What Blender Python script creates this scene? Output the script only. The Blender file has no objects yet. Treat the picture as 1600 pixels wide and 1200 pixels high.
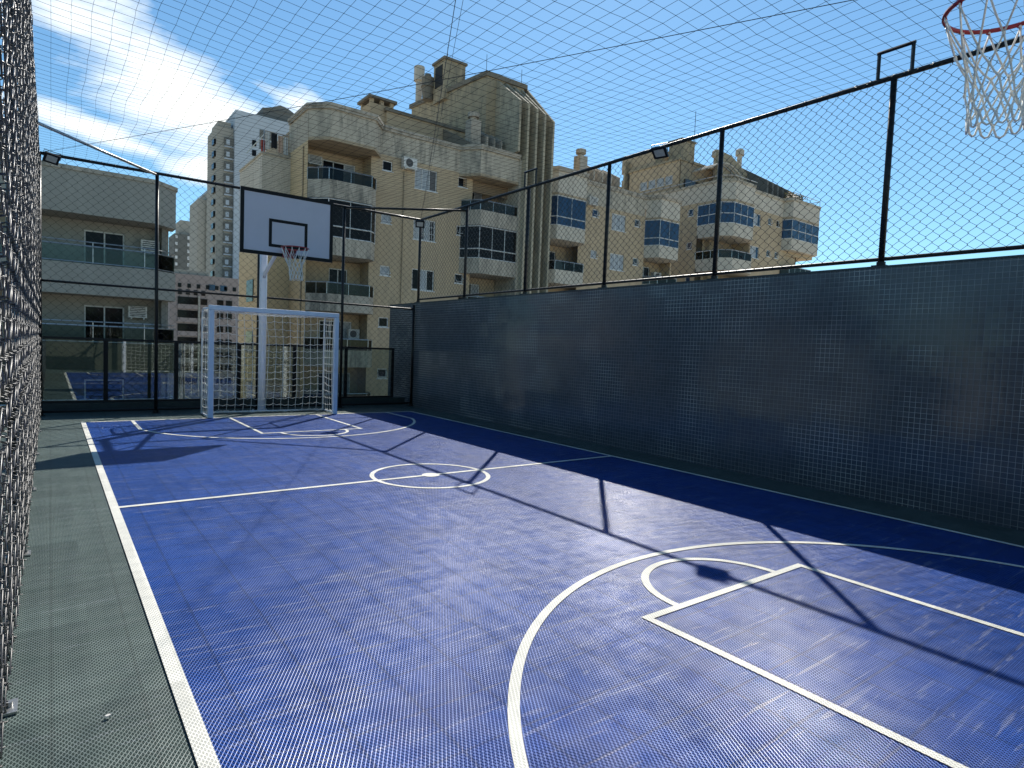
import bpy, bmesh, math, random
import numpy as np
from mathutils import Vector, Matrix, Euler
R = math.radians
rnd = random.Random(7)
rng = np.random.default_rng(7)
scene = bpy.context.scene
COL = scene.collection

# ------------------------------------------------------------------ camera
cam_d = bpy.data.cameras.new('camera')
cam = bpy.data.objects.new('camera', cam_d); COL.objects.link(cam)
yaw, pitch, roll = R(36.945), R(-3.22), R(2.202)
fwd = Vector((math.sin(yaw)*math.cos(pitch), math.cos(yaw)*math.cos(pitch), math.sin(pitch)))
rt = Vector((math.cos(yaw), -math.sin(yaw), 0)); up = rt.cross(fwd)
r2 = math.cos(roll)*rt + math.sin(roll)*up; u2 = -math.sin(roll)*rt + math.cos(roll)*up
cam.matrix_world = Matrix(((r2.x, u2.x, -fwd.x, 0), (r2.y, u2.y, -fwd.y, 0), (r2.z, u2.z, -fwd.z, 1.469), (0, 0, 0, 1)))
cam_d.sensor_width = 36; cam_d.lens = 961.95/1600*36
cam_d.clip_start = 0.02; cam_d.clip_end = 5000
scene.camera = cam

# ------------------------------------------------------------------ light, sky, exposure
SUN_EL, SUN_AZ = R(41.4), math.atan2(0.785, 0.82)          # azimuth from +Y towards +X
sd = bpy.data.lights.new('sun', 'SUN'); sun = bpy.data.objects.new('sun', sd); COL.objects.link(sun)
sd.energy = 5.0; sd.angle = R(0.5); sd.color = (1.0, 0.95, 0.87)
sdir = Vector((math.sin(SUN_AZ)*math.cos(SUN_EL), math.cos(SUN_AZ)*math.cos(SUN_EL), math.sin(SUN_EL)))
sun.rotation_euler = sdir.to_track_quat('Z', 'Y').to_euler(); sun.location = sdir*60
scene.view_settings.view_transform = 'Standard'; scene.view_settings.look = 'None'
scene.view_settings.gamma = 1; scene.view_settings.exposure = 0.50
scene.cycles.max_bounces = 6; scene.cycles.transparent_max_bounces = 24
scene.cycles.caustics_reflective = False; scene.cycles.caustics_refractive = False

world = bpy.data.worlds.new('World'); scene.world = world; world.use_nodes = True
nt = world.node_tree; N = nt.nodes; Lk = nt.links; N.clear()
def nd(tree, t, **kw):
    n = tree.nodes.new(t)
    for k, v in kw.items():
        if k.startswith('i_'): n.inputs[int(k[2:])].default_value = v
        else: setattr(n, k, v)
    return n
def math_(tree, op, a, b=None, c=None, clamp=False):
    n = tree.nodes.new('ShaderNodeMath'); n.operation = op; n.use_clamp = clamp
    for i, v in enumerate((a, b, c)):
        if v is None: continue
        if isinstance(v, (int, float)): n.inputs[i].default_value = v
        else: tree.links.new(v, n.inputs[i])
    return n.outputs[0]
def vmath(tree, op, a, b=None):
    n = tree.nodes.new('ShaderNodeVectorMath'); n.operation = op
    for i, v in enumerate((a, b)):
        if v is None: continue
        if isinstance(v, (tuple, list, Vector)): n.inputs[i].default_value = tuple(v)
        else: tree.links.new(v, n.inputs[i])
    return n
def ramp(tree, fac, stops):
    n = tree.nodes.new('ShaderNodeValToRGB'); e = n.color_ramp.elements
    while len(e) < len(stops): e.new(0.5)
    for el, (p, c) in zip(e, stops):
        el.position = p; el.color = (c, c, c, 1) if isinstance(c, (int, float)) else (*c, 1)
    tree.links.new(fac, n.inputs[0]); return n.outputs[0]
def mixc(tree, fac, a, b):
    n = tree.nodes.new('ShaderNodeMix'); n.data_type = 'RGBA'
    for s, v in ((0, fac), (6, a), (7, b)):
        if isinstance(v, (int, float)): n.inputs[s].default_value = v
        elif isinstance(v, (tuple, list)): n.inputs[s].default_value = (*v[:3], 1)
        else: tree.links.new(v, n.inputs[s])
    return n.outputs[2]
sky = nd(nt, 'ShaderNodeTexSky', sky_type='NISHITA', sun_disc=False, sun_elevation=SUN_EL, sun_rotation=SUN_AZ,
         air_density=1.0, dust_density=0.1, ozone_density=3.0, altitude=20)
tc = nd(nt, 'ShaderNodeTexCoord'); d = vmath(nt, 'NORMALIZE', tc.outputs['Generated']).outputs[0]
noise = nd(nt, 'ShaderNodeTexNoise', i_2=3.6, i_3=10.0, i_4=0.62); noise.inputs['Distortion'].default_value = 0.25
mp = nd(nt, 'ShaderNodeMapping'); mp.inputs['Rotation'].default_value = (0, R(-32), 0); mp.inputs['Scale'].default_value = (0.85, 1.0, 2.6)
Lk.new(d, mp.inputs[0]); Lk.new(mp.outputs[0], noise.inputs['Vector'])
def band(a, b, w, ext, soft=0.5):
    a = Vector(a).normalized(); b = Vector(b).normalized(); n = a.cross(b).normalized(); m = (a+b).normalized()
    dn = math_(nt, 'ABSOLUTE', vmath(nt, 'DOT_PRODUCT', d, n).outputs['Value'])
    s1 = math_(nt, 'SUBTRACT', 1.0, math_(nt, 'DIVIDE', dn, w), clamp=True)
    t = (b-a).normalized()
    dm = math_(nt, 'ABSOLUTE', math_(nt, 'SUBTRACT', vmath(nt, 'DOT_PRODUCT', d, t).outputs['Value'], m.dot(t)))
    s2 = math_(nt, 'SUBTRACT', 1.0, math_(nt, 'DIVIDE', dm, ext), clamp=True)
    pos = math_(nt, 'GREATER_THAN', vmath(nt, 'DOT_PRODUCT', d, m).outputs['Value'], 0.3)
    return math_(nt, 'MULTIPLY', math_(nt, 'MULTIPLY', s1, math_(nt, 'POWER', s2, soft)), pos)
m1 = band((-0.04, .932, .395), (0.27, .926, .275), 0.105, 0.225)
m2 = band((0.20, .91, .352), (0.36, .87, .31), 0.050, 0.12)
m3 = band((-0.02, .965, .27), (0.10, .965, .245), 0.03, 0.10)
m4 = band((0.14, .96, .225), (0.24, .95, .235), 0.04, 0.10)
mm = math_(nt, 'MAXIMUM', math_(nt, 'MAXIMUM', math_(nt, 'MULTIPLY', m1, 1.0), math_(nt, 'MULTIPLY', m2, 0.75)), math_(nt, 'MAXIMUM', math_(nt, 'MULTIPLY', m3, 0.7), math_(nt, 'MULTIPLY', m4, 0.8)))
cf = math_(nt, 'ADD', noise.outputs[0], math_(nt, 'MULTIPLY', math_(nt, 'SUBTRACT', mm, 0.37), 0.60))
cl = ramp(nt, cf, [(0.50, 0.0), (0.60, 0.45), (0.74, 1.0)])
cl = math_(nt, 'MULTIPLY', cl, math_(nt, 'GREATER_THAN', mm, 0.001))
skyb = nd(nt, 'ShaderNodeHueSaturation'); skyb.inputs['Saturation'].default_value = 1.0; Lk.new(sky.outputs[0], skyb.inputs['Color'])
skyc = mixc(nt, 1.0, skyb.outputs[0], (0.72, 0.97, 1.0)); skyc.node.blend_type = 'MULTIPLY'
cc = mixc(nt, cl, skyc, (9.8, 10.1, 9.8))
bg = nd(nt, 'ShaderNodeBackground'); bg.inputs[1].default_value = 0.10
Lk.new(cc, bg.inputs[0]); wo = nd(nt, 'ShaderNodeOutputWorld'); Lk.new(bg.outputs[0], wo.inputs[0])

# ------------------------------------------------------------------ materials
MATS = {}
def new_mat(name):
    m = bpy.data.materials.new(name); m.use_nodes = True; t = m.node_tree
    p = t.nodes['Principled BSDF']; MATS[name] = m
    return m, t, p
def simple(name, col, rough=0.5, metal=0.0, spec=0.5, nscale=0, namt=0.15, bump=0.0, aniso=None):
    m, t, p = new_mat(name)
    p.inputs['Roughness'].default_value = rough; p.inputs['Metallic'].default_value = metal
    p.inputs['Specular IOR Level'].default_value = spec
    if nscale:
        g = nd(t, 'ShaderNodeTexCoord'); n = nd(t, 'ShaderNodeTexNoise', i_2=nscale, i_3=5.0, i_4=0.6)
        src = g.outputs['Object']
        if aniso:
            mp = nd(t, 'ShaderNodeMapping'); mp.inputs['Scale'].default_value = aniso; t.links.new(src, mp.inputs[0]); src = mp.outputs[0]
        t.links.new(src, n.inputs['Vector'])
        f = ramp(t, n.outputs[0], [(0.3, 0.0), (0.7, 1.0)])
        c = mixc(t, f, [v*(1-namt) for v in col], [min(1, v*(1+namt)) for v in col]); t.links.new(c, p.inputs['Base Color'])
        if bump:
            b = nd(t, 'ShaderNodeBump', i_0=bump, i_1=0.01); t.links.new(n.outputs[0], b.inputs['Height']); t.links.new(b.outputs[0], p.inputs['Normal'])
    else: p.inputs['Base Color'].default_value = (*col, 1)
    return m
def stucco(name, col, stain=0.35, top=None, sc=0.5):
    """plaster with blotches and vertical rain streaks"""
    m, t, p = new_mat(name); p.inputs['Roughness'].default_value = 0.9; p.inputs['Specular IOR Level'].default_value = 0.2
    g = nd(t, 'ShaderNodeTexCoord').outputs['Object']
    n1 = nd(t, 'ShaderNodeTexNoise', i_2=sc, i_3=6.0, i_4=0.65); t.links.new(g, n1.inputs['Vector'])
    mp = nd(t, 'ShaderNodeMapping'); mp.inputs['Scale'].default_value = (1.5, 1.5, 0.30); t.links.new(g, mp.inputs[0])
    n2 = nd(t, 'ShaderNodeTexNoise', i_2=1.6, i_3=6.0, i_4=0.7); t.links.new(mp.outputs[0], n2.inputs['Vector']); n2.inputs['Distortion'].default_value = 0.8
    n3 = nd(t, 'ShaderNodeTexNoise', i_2=9.0, i_3=3.0, i_4=0.6); t.links.new(g, n3.inputs['Vector'])
    s = math_(t, 'MULTIPLY', ramp(t, n2.outputs[0], [(0.43, 0.0), (0.62, 1.0)]), ramp(t, n1.outputs[0], [(0.40, 0.2), (0.58, 1.0)]))
    c = mixc(t, ramp(t, n1.outputs[0], [(0.3, 0.0), (0.7, 1.0)]), [v*0.90 for v in col], [min(1, v*1.08) for v in col])
    c = mixc(t, math_(t, 'MULTIPLY', n3.outputs[0], 0.18), c, [v*0.7 for v in col])
    dark = (0.13, 0.125, 0.105)
    c = mixc(t, math_(t, 'MULTIPLY', s, stain), c, dark)
    t.links.new(c, p.inputs['Base Color'])
    b = nd(t, 'ShaderNodeBump', i_0=0.25, i_1=0.01); t.links.new(n3.outputs[0], b.inputs['Height']); t.links.new(b.outputs[0], p.inputs['Normal'])
    return m
stucco('tan', (0.48, 0.37, 0.24), 0.30)
stucco('tan_side_lit', (0.60, 0.45, 0.265), 0.10)  # tan for left-facing walls, their brighter sky light put into the colour
stucco('tan_dark', (0.42, 0.33, 0.22), 0.55)
stucco('cream', (0.49, 0.43, 0.335), 0.65)
stucco('cream_clean', (0.56, 0.50, 0.405), 0.30)
stucco('stained', (0.22, 0.19, 0.145), 0.85)
stucco('stained_light', (0.41, 0.335, 0.22), 0.85)
stucco('fin_mat', (0.45, 0.39, 0.28), 0.65)
stucco('concrete', (0.46, 0.405, 0.325), 0.85)
stucco('grey_wall', (0.34, 0.325, 0.28), 0.18)
stucco('grey_wall2', (0.24, 0.23, 0.20), 0.25)
stucco('dark_block', (0.09, 0.09, 0.085), 0.25)
stucco('tower_white', (0.45, 0.50, 0.54), 0.1, sc=0.1)
stucco('tower_tan', (0.36, 0.34, 0.29), 0.2, sc=0.1)
stucco('tower_grey', (0.16, 0.16, 0.145), 0.2, sc=0.1)
stucco('tower_pink', (0.30, 0.25, 0.23), 0.25, sc=0.1)
stucco('facade_far', (0.36, 0.38, 0.33), 0.2)
simple('frame_white', (0.62, 0.62, 0.60), 0.45, nscale=6)
simple('pane_dark', (0.010, 0.010, 0.010), 0.06, spec=0.12, nscale=2, namt=0.4)
simple('pane_blue', (0.010, 0.034, 0.080), 0.08, spec=0.5, nscale=1.2, namt=0.5, aniso=(4, 4, .3))
simple('pane_smoke', (0.035, 0.032, 0.028), 0.07, spec=0.8, nscale=1.5, namt=0.3)
simple('curtain', (0.33, 0.35, 0.36), 0.5, nscale=9, namt=0.35, aniso=(6, 6, .15))
simple('slats', (0.10, 0.095, 0.09), 0.6)
simple('wood_slats', (0.24, 0.17, 0.10), 0.6, nscale=20, namt=0.3, aniso=(.2, .2, 8))
simple('black_paint', (0.009, 0.010, 0.010), 0.38, spec=0.3, nscale=14, namt=0.3)
simple('wire', (0.010, 0.012, 0.013), 0.35, spec=0.3)
simple('wire_sunlit', (0.055, 0.055, 0.055), 0.38, metal=0.4, spec=0.8, nscale=30, namt=0.5)  # brighter copy of the wire, sunlight on the left fence put into its colour
simple('cord', (0.008, 0.014, 0.022), 0.9, spec=0.1)
simple('cable', (0.02, 0.02, 0.022), 0.5)
simple('goal_white', (0.74, 0.76, 0.80), 0.3, nscale=8, namt=0.05)
simple('rope_white', (0.72, 0.72, 0.66), 0.8, nscale=60, namt=0.12)
simple('rope_net', (0.78, 0.76, 0.68), 0.85, nscale=80, namt=0.2)
simple('board_white', (0.52, 0.49, 0.53), 0.35, nscale=3, namt=0.03)
simple('board_black', (0.008, 0.008, 0.008), 0.5, spec=0.2)
simple('rim_red', (0.30, 0.018, 0.02), 0.35, nscale=20, namt=0.25)
simple('pole_white', (0.66, 0.69, 0.74), 0.3, nscale=5, namt=0.06)
simple('lamp_glass', (0.38, 0.40, 0.38), 0.25, nscale=40, namt=0.2)
simple('alu', (0.45, 0.45, 0.44), 0.3, metal=0.8, nscale=10)
simple('ac_white', (0.62, 0.60, 0.55), 0.5, nscale=8)
simple('dark_void', (0.02, 0.02, 0.018), 0.8)
simple('coping', (0.03, 0.045, 0.045), 0.5, nscale=10, namt=0.3)
simple('curb', (0.018, 0.03, 0.028), 0.55, nscale=8, namt=0.3)
simple('cloth_white', (0.6, 0.58, 0.54), 0.9); simple('cloth_black', (0.015, 0.015, 0.018), 0.9)
simple('cloth_peach', (0.55, 0.38, 0.28), 0.9); simple('cloth_red', (0.35, 0.07, 0.05), 0.9)
simple('leaf', (0.075, 0.10, 0.03), 0.6, nscale=30, namt=0.5); simple('leaf_yellow', (0.30, 0.20, 0.05), 0.6, nscale=30, namt=0.5)
simple('terracotta', (0.25, 0.10, 0.05), 0.8)
simple('city_ground', (0.50, 0.47, 0.41), 0.9, nscale=0.05, namt=0.3)
simple('podium', (0.10, 0.11, 0.11), 0.8, nscale=2, namt=0.2)
def glass(name, tint, refl=0.12, rough=0.0, gcol=(.9, .95, .95)):
    m, t, p = new_mat(name); t.nodes.remove(p)
    tr = nd(t, 'ShaderNodeBsdfTransparent'); tr.inputs[0].default_value = (*tint, 1)
    gl = nd(t, 'ShaderNodeBsdfGlossy'); gl.inputs[0].default_value = (*gcol, 1); gl.inputs['Roughness'].default_value = rough
    fr = nd(t, 'ShaderNodeFresnel'); fr.inputs[0].default_value = 1.5
    f = math_(t, 'ADD', fr.outputs[0], refl, clamp=True)
    mx = nd(t, 'ShaderNodeMixShader'); t.links.new(f, mx.inputs[0]); t.links.new(tr.outputs[0], mx.inputs[1]); t.links.new(gl.outputs[0], mx.inputs[2])
    t.links.new(mx.outputs[0], t.nodes['Material Output'].inputs[0]); return m
glass('guard_glass', (0.78, 0.84, 0.81), 0.12)
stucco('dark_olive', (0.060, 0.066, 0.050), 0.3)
glass('clear_glass', (0.70, 0.76, 0.72), 0.0, gcol=(.6, .62, .6))
glass('rail_glass', (0.42, 0.43, 0.42), 0.0, gcol=(.5, .5, .47))

# interlocking court tiles: ribs over see-through holes
def court_mat(name, rib, hole, seam_a=0.5, tile=0.30, spec=0.5, rough=0.42, scuff_glint=0.2, glare=0.0):
    m, t, p = new_mat(name)
    g = nd(t, 'ShaderNodeTexCoord').outputs['Object']
    sx = nd(t, 'ShaderNodeSeparateXYZ'); t.links.new(g, sx.inputs[0]); x, y = sx.outputs[0], sx.outputs[1]
    def tri(v, pitch, off=0.0):      # distance to the nearest line of a family, 0..0.5 of the pitch
        f = math_(t, 'FRACT', math_(t, 'ADD', math_(t, 'DIVIDE', v, pitch), off+1000.0))
        return math_(t, 'ABSOLUTE', math_(t, 'SUBTRACT', f, 0.5))
    P = 0.0148
    u = math_(t, 'ADD', math_(t, 'MULTIPLY', x, 0.866), math_(t, 'MULTIPLY', y, 0.5))
    v = math_(t, 'SUBTRACT', math_(t, 'MULTIPLY', x, 0.866), math_(t, 'MULTIPLY', y, 0.5))
    a = tri(u, P); b = tri(v, P); c = tri(y, P)
    mx = math_(t, 'MAXIMUM', a, math_(t, 'MAXIMUM', b, math_(t, 'SUBTRACT', c, 0.06)))   # 0.5 on a line
    ribm = ramp(t, mx, [(0.335, 0.0), (0.395, 1.0)])
    # tiles and seams
    ta = tri(x, tile); tb = tri(y, tile)
    seam = ramp(t, math_(t, 'MAXIMUM', ta, tb), [(0.472, 0.0), (0.482, 1.0)])
    wt = nd(t, 'ShaderNodeTexWhiteNoise', noise_dimensions='2D')
    fl = nd(t, 'ShaderNodeVectorMath', operation='FLOOR')
    sc = vmath(t, 'DIVIDE', g, (tile, tile, 1)).outputs[0]
    t.links.new(vmath(t, 'ADD', sc, (0.5, 0.5, 0)).outputs[0], fl.inputs[0]); t.links.new(fl.outputs[0], wt.inputs[0])
    nb = nd(t, 'ShaderNodeTexNoise', i_2=1.1, i_3=5.0, i_4=0.6); t.links.new(g, nb.inputs['Vector'])
    col = mixc(t, wt.outputs['Value'], [q*0.84 for q in rib], [q*1.14 for q in rib])
    col = mixc(t, math_(t, 'MULTIPLY', ramp(t, nb.outputs[0], [(0.35, 0.0), (0.7, 1.0)]), 0.35), col, [q*0.72 for q in rib])
    # scuffs: short pale dusty strokes
    def strokes(ang, seed, sc1, ms=(1.6, 15, 1)):
        mp = nd(t, 'ShaderNodeMapping'); mp.inputs['Rotation'].default_value = (0, 0, R(ang)); mp.inputs['Location'].default_value = (seed, seed*.7, 0)
        mp.inputs['Scale'].default_value = ms; t.links.new(g, mp.inputs[0])
        n = nd(t, 'ShaderNodeTexNoise', i_2=sc1, i_3=3.0, i_4=0.5); t.links.new(mp.outputs[0], n.inputs['Vector'])
        n.inputs['Distortion'].default_value = 0.6
        return ramp(t, n.outputs[0], [(0.63, 0.0), (0.70, 1.0)])
    s = math_(t, 'MAXIMUM', strokes(38, 3.1, 1.5, (1.0, 17, 1)), math_(t, 'MAXIMUM', strokes(-41, 7.7, 1.7, (1.9, 13, 1)), strokes(84, 11.3, 1.3, (1.2, 24, 1))))
    s = math_(t, 'MULTIPLY', s, scuff_glint)
    yw = math_(t, 'ADD', y, math_(t, 'MULTIPLY', math_(t, 'SUBTRACT', nb.outputs[0], 0.5), 0.05))
    sy = ramp(t, tri(yw, tile), [(0.484, 0.0), (0.495, 1.0)])  # pale broken lines: glints on the seams, painted into the colour
    n5 = nd(t, 'ShaderNodeTexNoise', i_2=2.2, i_3=3.0, i_4=0.6); t.links.new(g, n5.inputs['Vector'])
    s = math_(t, 'MAXIMUM', s, math_(t, 'MULTIPLY', math_(t, 'MULTIPLY', sy, ramp(t, n5.outputs[0], [(0.45, 0.0), (0.62, 1.0)])), scuff_glint*1.4))
    col = mixc(t, s, col, (0.50, 0.52, 0.60))
    col = mixc(t, ribm, hole, col)
    col = mixc(t, math_(t, 'MULTIPLY', seam, seam_a), col, [q*0.22 for q in rib])
    t.links.new(col, p.inputs['Base Color'])
    npx = nd(t, 'ShaderNodeTexNoise', i_2=7.0, i_3=4.0, i_4=0.6); t.links.new(g, npx.inputs['Vector'])
    patch = ramp(t, npx.outputs[0], [(0.36, 0.45), (0.62, 1.0)])
    t.links.new(math_(t, 'MULTIPLY', math_(t, 'MULTIPLY', ribm, patch), spec), p.inputs['Specular IOR Level'])
    rr = math_(t, 'ADD', rough, math_(t, 'MULTIPLY', math_(t, 'SUBTRACT', nb.outputs[0], 0.5), 0.12))
    rr = math_(t, 'ADD', rr, math_(t, 'MULTIPLY', math_(t, 'SUBTRACT', 1.0, ribm), 0.3))
    t.links.new(rr, p.inputs['Roughness'])
    # every tile sits a little out of level, and the ribs are rounded
    lat = vmath(t, 'SUBTRACT', wt.outputs['Color'], (0.5, 0.5, 0.5)).outputs[0]
    lat = vmath(t, 'MULTIPLY', lat, (0.022, 0.022, 0.0)).outputs[0]
    n4 = nd(t, 'ShaderNodeTexNoise', i_2=4.5, i_3=4.0, i_4=0.6); t.links.new(g, n4.inputs['Vector'])
    wv = vmath(t, 'MULTIPLY', vmath(t, 'SUBTRACT', n4.outputs['Color'], (0.5, 0.5, 0.5)).outputs[0], (0.024, 0.024, 0.0)).outputs[0]
    geo = nd(t, 'ShaderNodeNewGeometry')
    nn = vmath(t, 'NORMALIZE', vmath(t, 'ADD', vmath(t, 'ADD', geo.outputs['Normal'], lat).outputs[0], wv).outputs[0]).outputs[0]
    bp = nd(t, 'ShaderNodeBump', i_0=0.8, i_1=0.005); t.links.new(mx, bp.inputs['Height']); t.links.new(nn, bp.inputs['Normal'])
    t.links.new(bp.outputs[0], p.inputs['Normal'])
    return m
court_mat('court_blue', (0.014, 0.082, 0.37), (0.0006, 0.0035, 0.034), rough=0.33, spec=0.55, scuff_glint=0.26)
court_mat('court_grey', (0.112, 0.150, 0.137), (0.014, 0.023, 0.022), seam_a=0.3, rough=0.42, spec=0.5, scuff_glint=0.12)
court_mat('court_line', (0.84, 0.82, 0.74), (0.42, 0.42, 0.37), seam_a=0.07, rough=0.5, spec=0.3, scuff_glint=0.05)

def mosaic(name='mosaic'):
    m, t, p = new_mat(name)
    g = nd(t, 'ShaderNodeTexCoord').outputs['Object']
    S = 0.053
    sc = vmath(t, 'DIVIDE', g, (S, S, S)).outputs[0]
    sc = vmath(t, 'ADD', sc, (1000.37, 1000.13, 1000.5)).outputs[0]
    fr = vmath(t, 'FRACTION', sc).outputs[0]; fl = vmath(t, 'FLOOR', sc).outputs[0]
    cell = vmath(t, 'MULTIPLY', fl, (0, 1, 1)).outputs[0]
    sx = nd(t, 'ShaderNodeSeparateXYZ'); t.links.new(fr, sx.inputs[0])
    ey = math_(t, 'ABSOLUTE', math_(t, 'SUBTRACT', sx.outputs[1], 0.5)); ez = math_(t, 'ABSOLUTE', math_(t, 'SUBTRACT', sx.outputs[2], 0.5))
    grout = ramp(t, math_(t, 'MAXIMUM', ey, ez), [(0.463, 0.0), (0.478, 1.0)])
    wn = nd(t, 'ShaderNodeTexWhiteNoise'); t.links.new(cell, wn.inputs[0])
    # sheets of tile, 6 x 6, each set slightly differently
    sh = vmath(t, 'FLOOR', vmath(t, 'DIVIDE', cell, (1, 6, 6)).outputs[0]).outputs[0]
    wn2 = nd(t, 'ShaderNodeTexWhiteNoise'); t.links.new(sh, wn2.inputs[0])
    big = nd(t, 'ShaderNodeTexNoise', i_2=0.9, i_3=3.0, i_4=0.5); t.links.new(g, big.inputs['Vector'])
    col = mixc(t, wn.outputs['Value'], (0.050, 0.060, 0.070), (0.068, 0.080, 0.092))
    gcol = mixc(t, math_(t, 'MULTIPLY', ramp(t, big.outputs[0], [(0.42, 0.0), (0.60, 1.0)]), ramp(t, wn2.outputs['Value'], [(0.25, 0.25), (0.75, 1.0)])), (0.17, 0.19, 0.19), (0.58, 0.61, 0.55))
    col = mixc(t, grout, col, gcol)
    t.links.new(col, p.inputs['Base Color'])
    p.inputs['Specular IOR Level'].default_value = 0.5
    t.links.new(math_(t, 'ADD', 0.14, math_(t, 'MULTIPLY', grout, 0.5)), p.inputs['Roughness'])
    j = vmath(t, 'MULTIPLY', vmath(t, 'SUBTRACT', wn.outputs['Color'], (0.5, 0.5, 0.5)).outputs[0], (0, 0.014, 0.014)).outputs[0]
    j2 = vmath(t, 'MULTIPLY', vmath(t, 'SUBTRACT', wn2.outputs['Color'], (0.5, 0.5, 0.5)).outputs[0], (0, 0.02, 0.02)).outputs[0]
    # each piece is slightly pillowed
    pil = vmath(t, 'MULTIPLY', vmath(t, 'SUBTRACT', fr, (0.5, 0.5, 0.5)).outputs[0], (0, 0.022, 0.022)).outputs[0]
    geo = nd(t, 'ShaderNodeNewGeometry')
    nn = vmath(t, 'NORMALIZE', vmath(t, 'ADD', vmath(t, 'ADD', vmath(t, 'ADD', geo.outputs['Normal'], j).outputs[0], j2).outputs[0], pil).outputs[0]).outputs[0]
    t.links.new(nn, p.inputs['Normal'])
    return m
mosaic()

# ------------------------------------------------------------------ object helpers
def tag(o, label=None, cat=None, group=None, kind=None):
    if label: o['label'] = label
    if cat: o['category'] = cat
    if group: o['group'] = group
    if kind: o['kind'] = kind
    return o
def thing(name, label, cat, loc=(0, 0, 0), rz=0, group=None):
    o = bpy.data.objects.new(name, None); COL.objects.link(o); o.location = loc; o.rotation_euler = (0, 0, rz)
    o.empty_display_size = 0.2
    return tag(o, label, cat, group)
class MB:
    def __init__(s): s.v = []; s.f = []
    def quad(s, a, b, c, d): n = len(s.v); s.v += [a, b, c, d]; s.f.append((n, n+1, n+2, n+3)); return s
    def poly(s, pts): n = len(s.v); s.v += list(pts); s.f.append(tuple(range(n, n+len(pts)))); return s
    def box(s, x0, x1, y0, y1, z0, z1):
        n = len(s.v)
        s.v += [(x, y, z) for z in (z0, z1) for y in (y0, y1) for x in (x0, x1)]
        for q in ((0, 2, 3, 1), (4, 5, 7, 6), (0, 1, 5, 4), (1, 3, 7, 5), (3, 2, 6, 7), (2, 0, 4, 6)): s.f.append(tuple(n+i for i in q))
        return s
    def prism(s, pts, z0, z1):
        n = len(s.v); k = len(pts); s.v += [(x, y, z0) for x, y in pts] + [(x, y, z1) for x, y in pts]
        s.f.append(tuple(n+i for i in range(k))[::-1]); s.f.append(tuple(n+k+i for i in range(k)))
        for i in range(k): j = (i+1) % k; s.f.append((n+i, n+j, n+k+j, n+k+i))
        return s
    def slab(s, pts, axis, a, b):     # prism of a profile in the plane across `axis` (0: x) - pts are the two other coords
        n = len(s.v); k = len(pts)
        for t in (a, b):
            for p in pts:
                q = list(p); q.insert(axis, t); s.v.append(tuple(q))
        s.f.append(tuple(n+i for i in range(k))[::-1]); s.f.append(tuple(n+k+i for i in range(k)))
        for i in range(k): j = (i+1) % k; s.f.append((n+i, n+j, n+k+j, n+k+i))
        return s
    def tube(s, path, r, sides=8, cap=True, closed=False):
        P = [Vector(p) for p in path]; m = len(P); n0 = len(s.v); prev = None
        for i, p in enumerate(P):
            if closed: t = (P[(i+1) % m]-P[i-1]).normalized()
            else: t = ((P[min(i+1, m-1)]-P[max(i-1, 0)])).normalized()
            if prev is None: a = t.orthogonal().normalized()
            else: a = (prev - t*prev.dot(t)).normalized()
            prev = a; b = t.cross(a); rr = r[i] if isinstance(r, (list, tuple)) else r
            for k in range(sides):
                th = 2*math.pi*(k+.5)/sides; s.v.append(tuple(p + a*rr*math.cos(th) + b*rr*math.sin(th)))
        for i in range(m if closed else m-1):
            j = (i+1) % m
            for k in range(sides):
                l = (k+1) % sides; s.f.append((n0+i*sides+k, n0+i*sides+l, n0+j*sides+l, n0+j*sides+k))
        if cap and not closed:
            s.f.append(tuple(n0+k for k in range(sides))[::-1]); s.f.append(tuple(n0+(m-1)*sides+k for k in range(sides)))
        return s
    def strip(s, line, z0, z1, th):     # upright thin wall along a plan polyline (outer side given), thickness inward = left of travel
        pts = [Vector((*p, 0)) for p in line]; inn = []
        for i, p in enumerate(pts):
            ns = []
            if i > 0: d = (p-pts[i-1]).normalized(); ns.append(Vector((-d.y, d.x, 0)))
            if i < len(pts)-1: d = (pts[i+1]-p).normalized(); ns.append(Vector((-d.y, d.x, 0)))
            nv = sum(ns, Vector()).normalized(); inn.append(p + nv*(th/max(.5, nv.dot(ns[0]))))
        poly = [(p.x, p.y) for p in pts] + [(q.x, q.y) for q in reversed(inn)]
        k = len(pts)
        for i in range(k-1):
            s.prism([poly[i], poly[i+1], poly[2*k-2-i], poly[2*k-1-i]], z0, z1)
        return s
    def build(s, name, mat, parent=None, origin=(0, 0, 0), smooth=False, bevel=0):
        me = bpy.data.meshes.new(name)
        o_ = Vector(origin)
        me.from_pydata([tuple(Vector(v)-o_) for v in s.v] if o_.length else s.v, [], s.f)
        bm = bmesh.new(); bm.from_mesh(me)
        if bevel:
            bmesh.ops.remove_doubles(bm, verts=bm.verts, dist=1e-5)
        bmesh.ops.recalc_face_normals(bm, faces=bm.faces); bm.to_mesh(me); bm.free()
        me.materials.append(MATS[mat] if isinstance(mat, str) else mat)
        if smooth: me.polygons.foreach_set('use_smooth', [True]*len(me.polygons))
        o = bpy.data.objects.new(name, me); COL.objects.link(o)
        if parent is not None:
            o.parent = parent; o.location = Vector(origin) - rel(parent)
        else: o.location = origin
        if bevel:
            b = o.modifiers.new('bevel', 'BEVEL'); b.width = bevel; b.segments = 2; b.limit_method = 'ANGLE'
        return o
def rel(p):
    v = Vector()
    while p is not None: v += Vector(p.location); p = p.parent
    return v
def children(o): return [c for c in COL.objects if c.parent == o]
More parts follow.
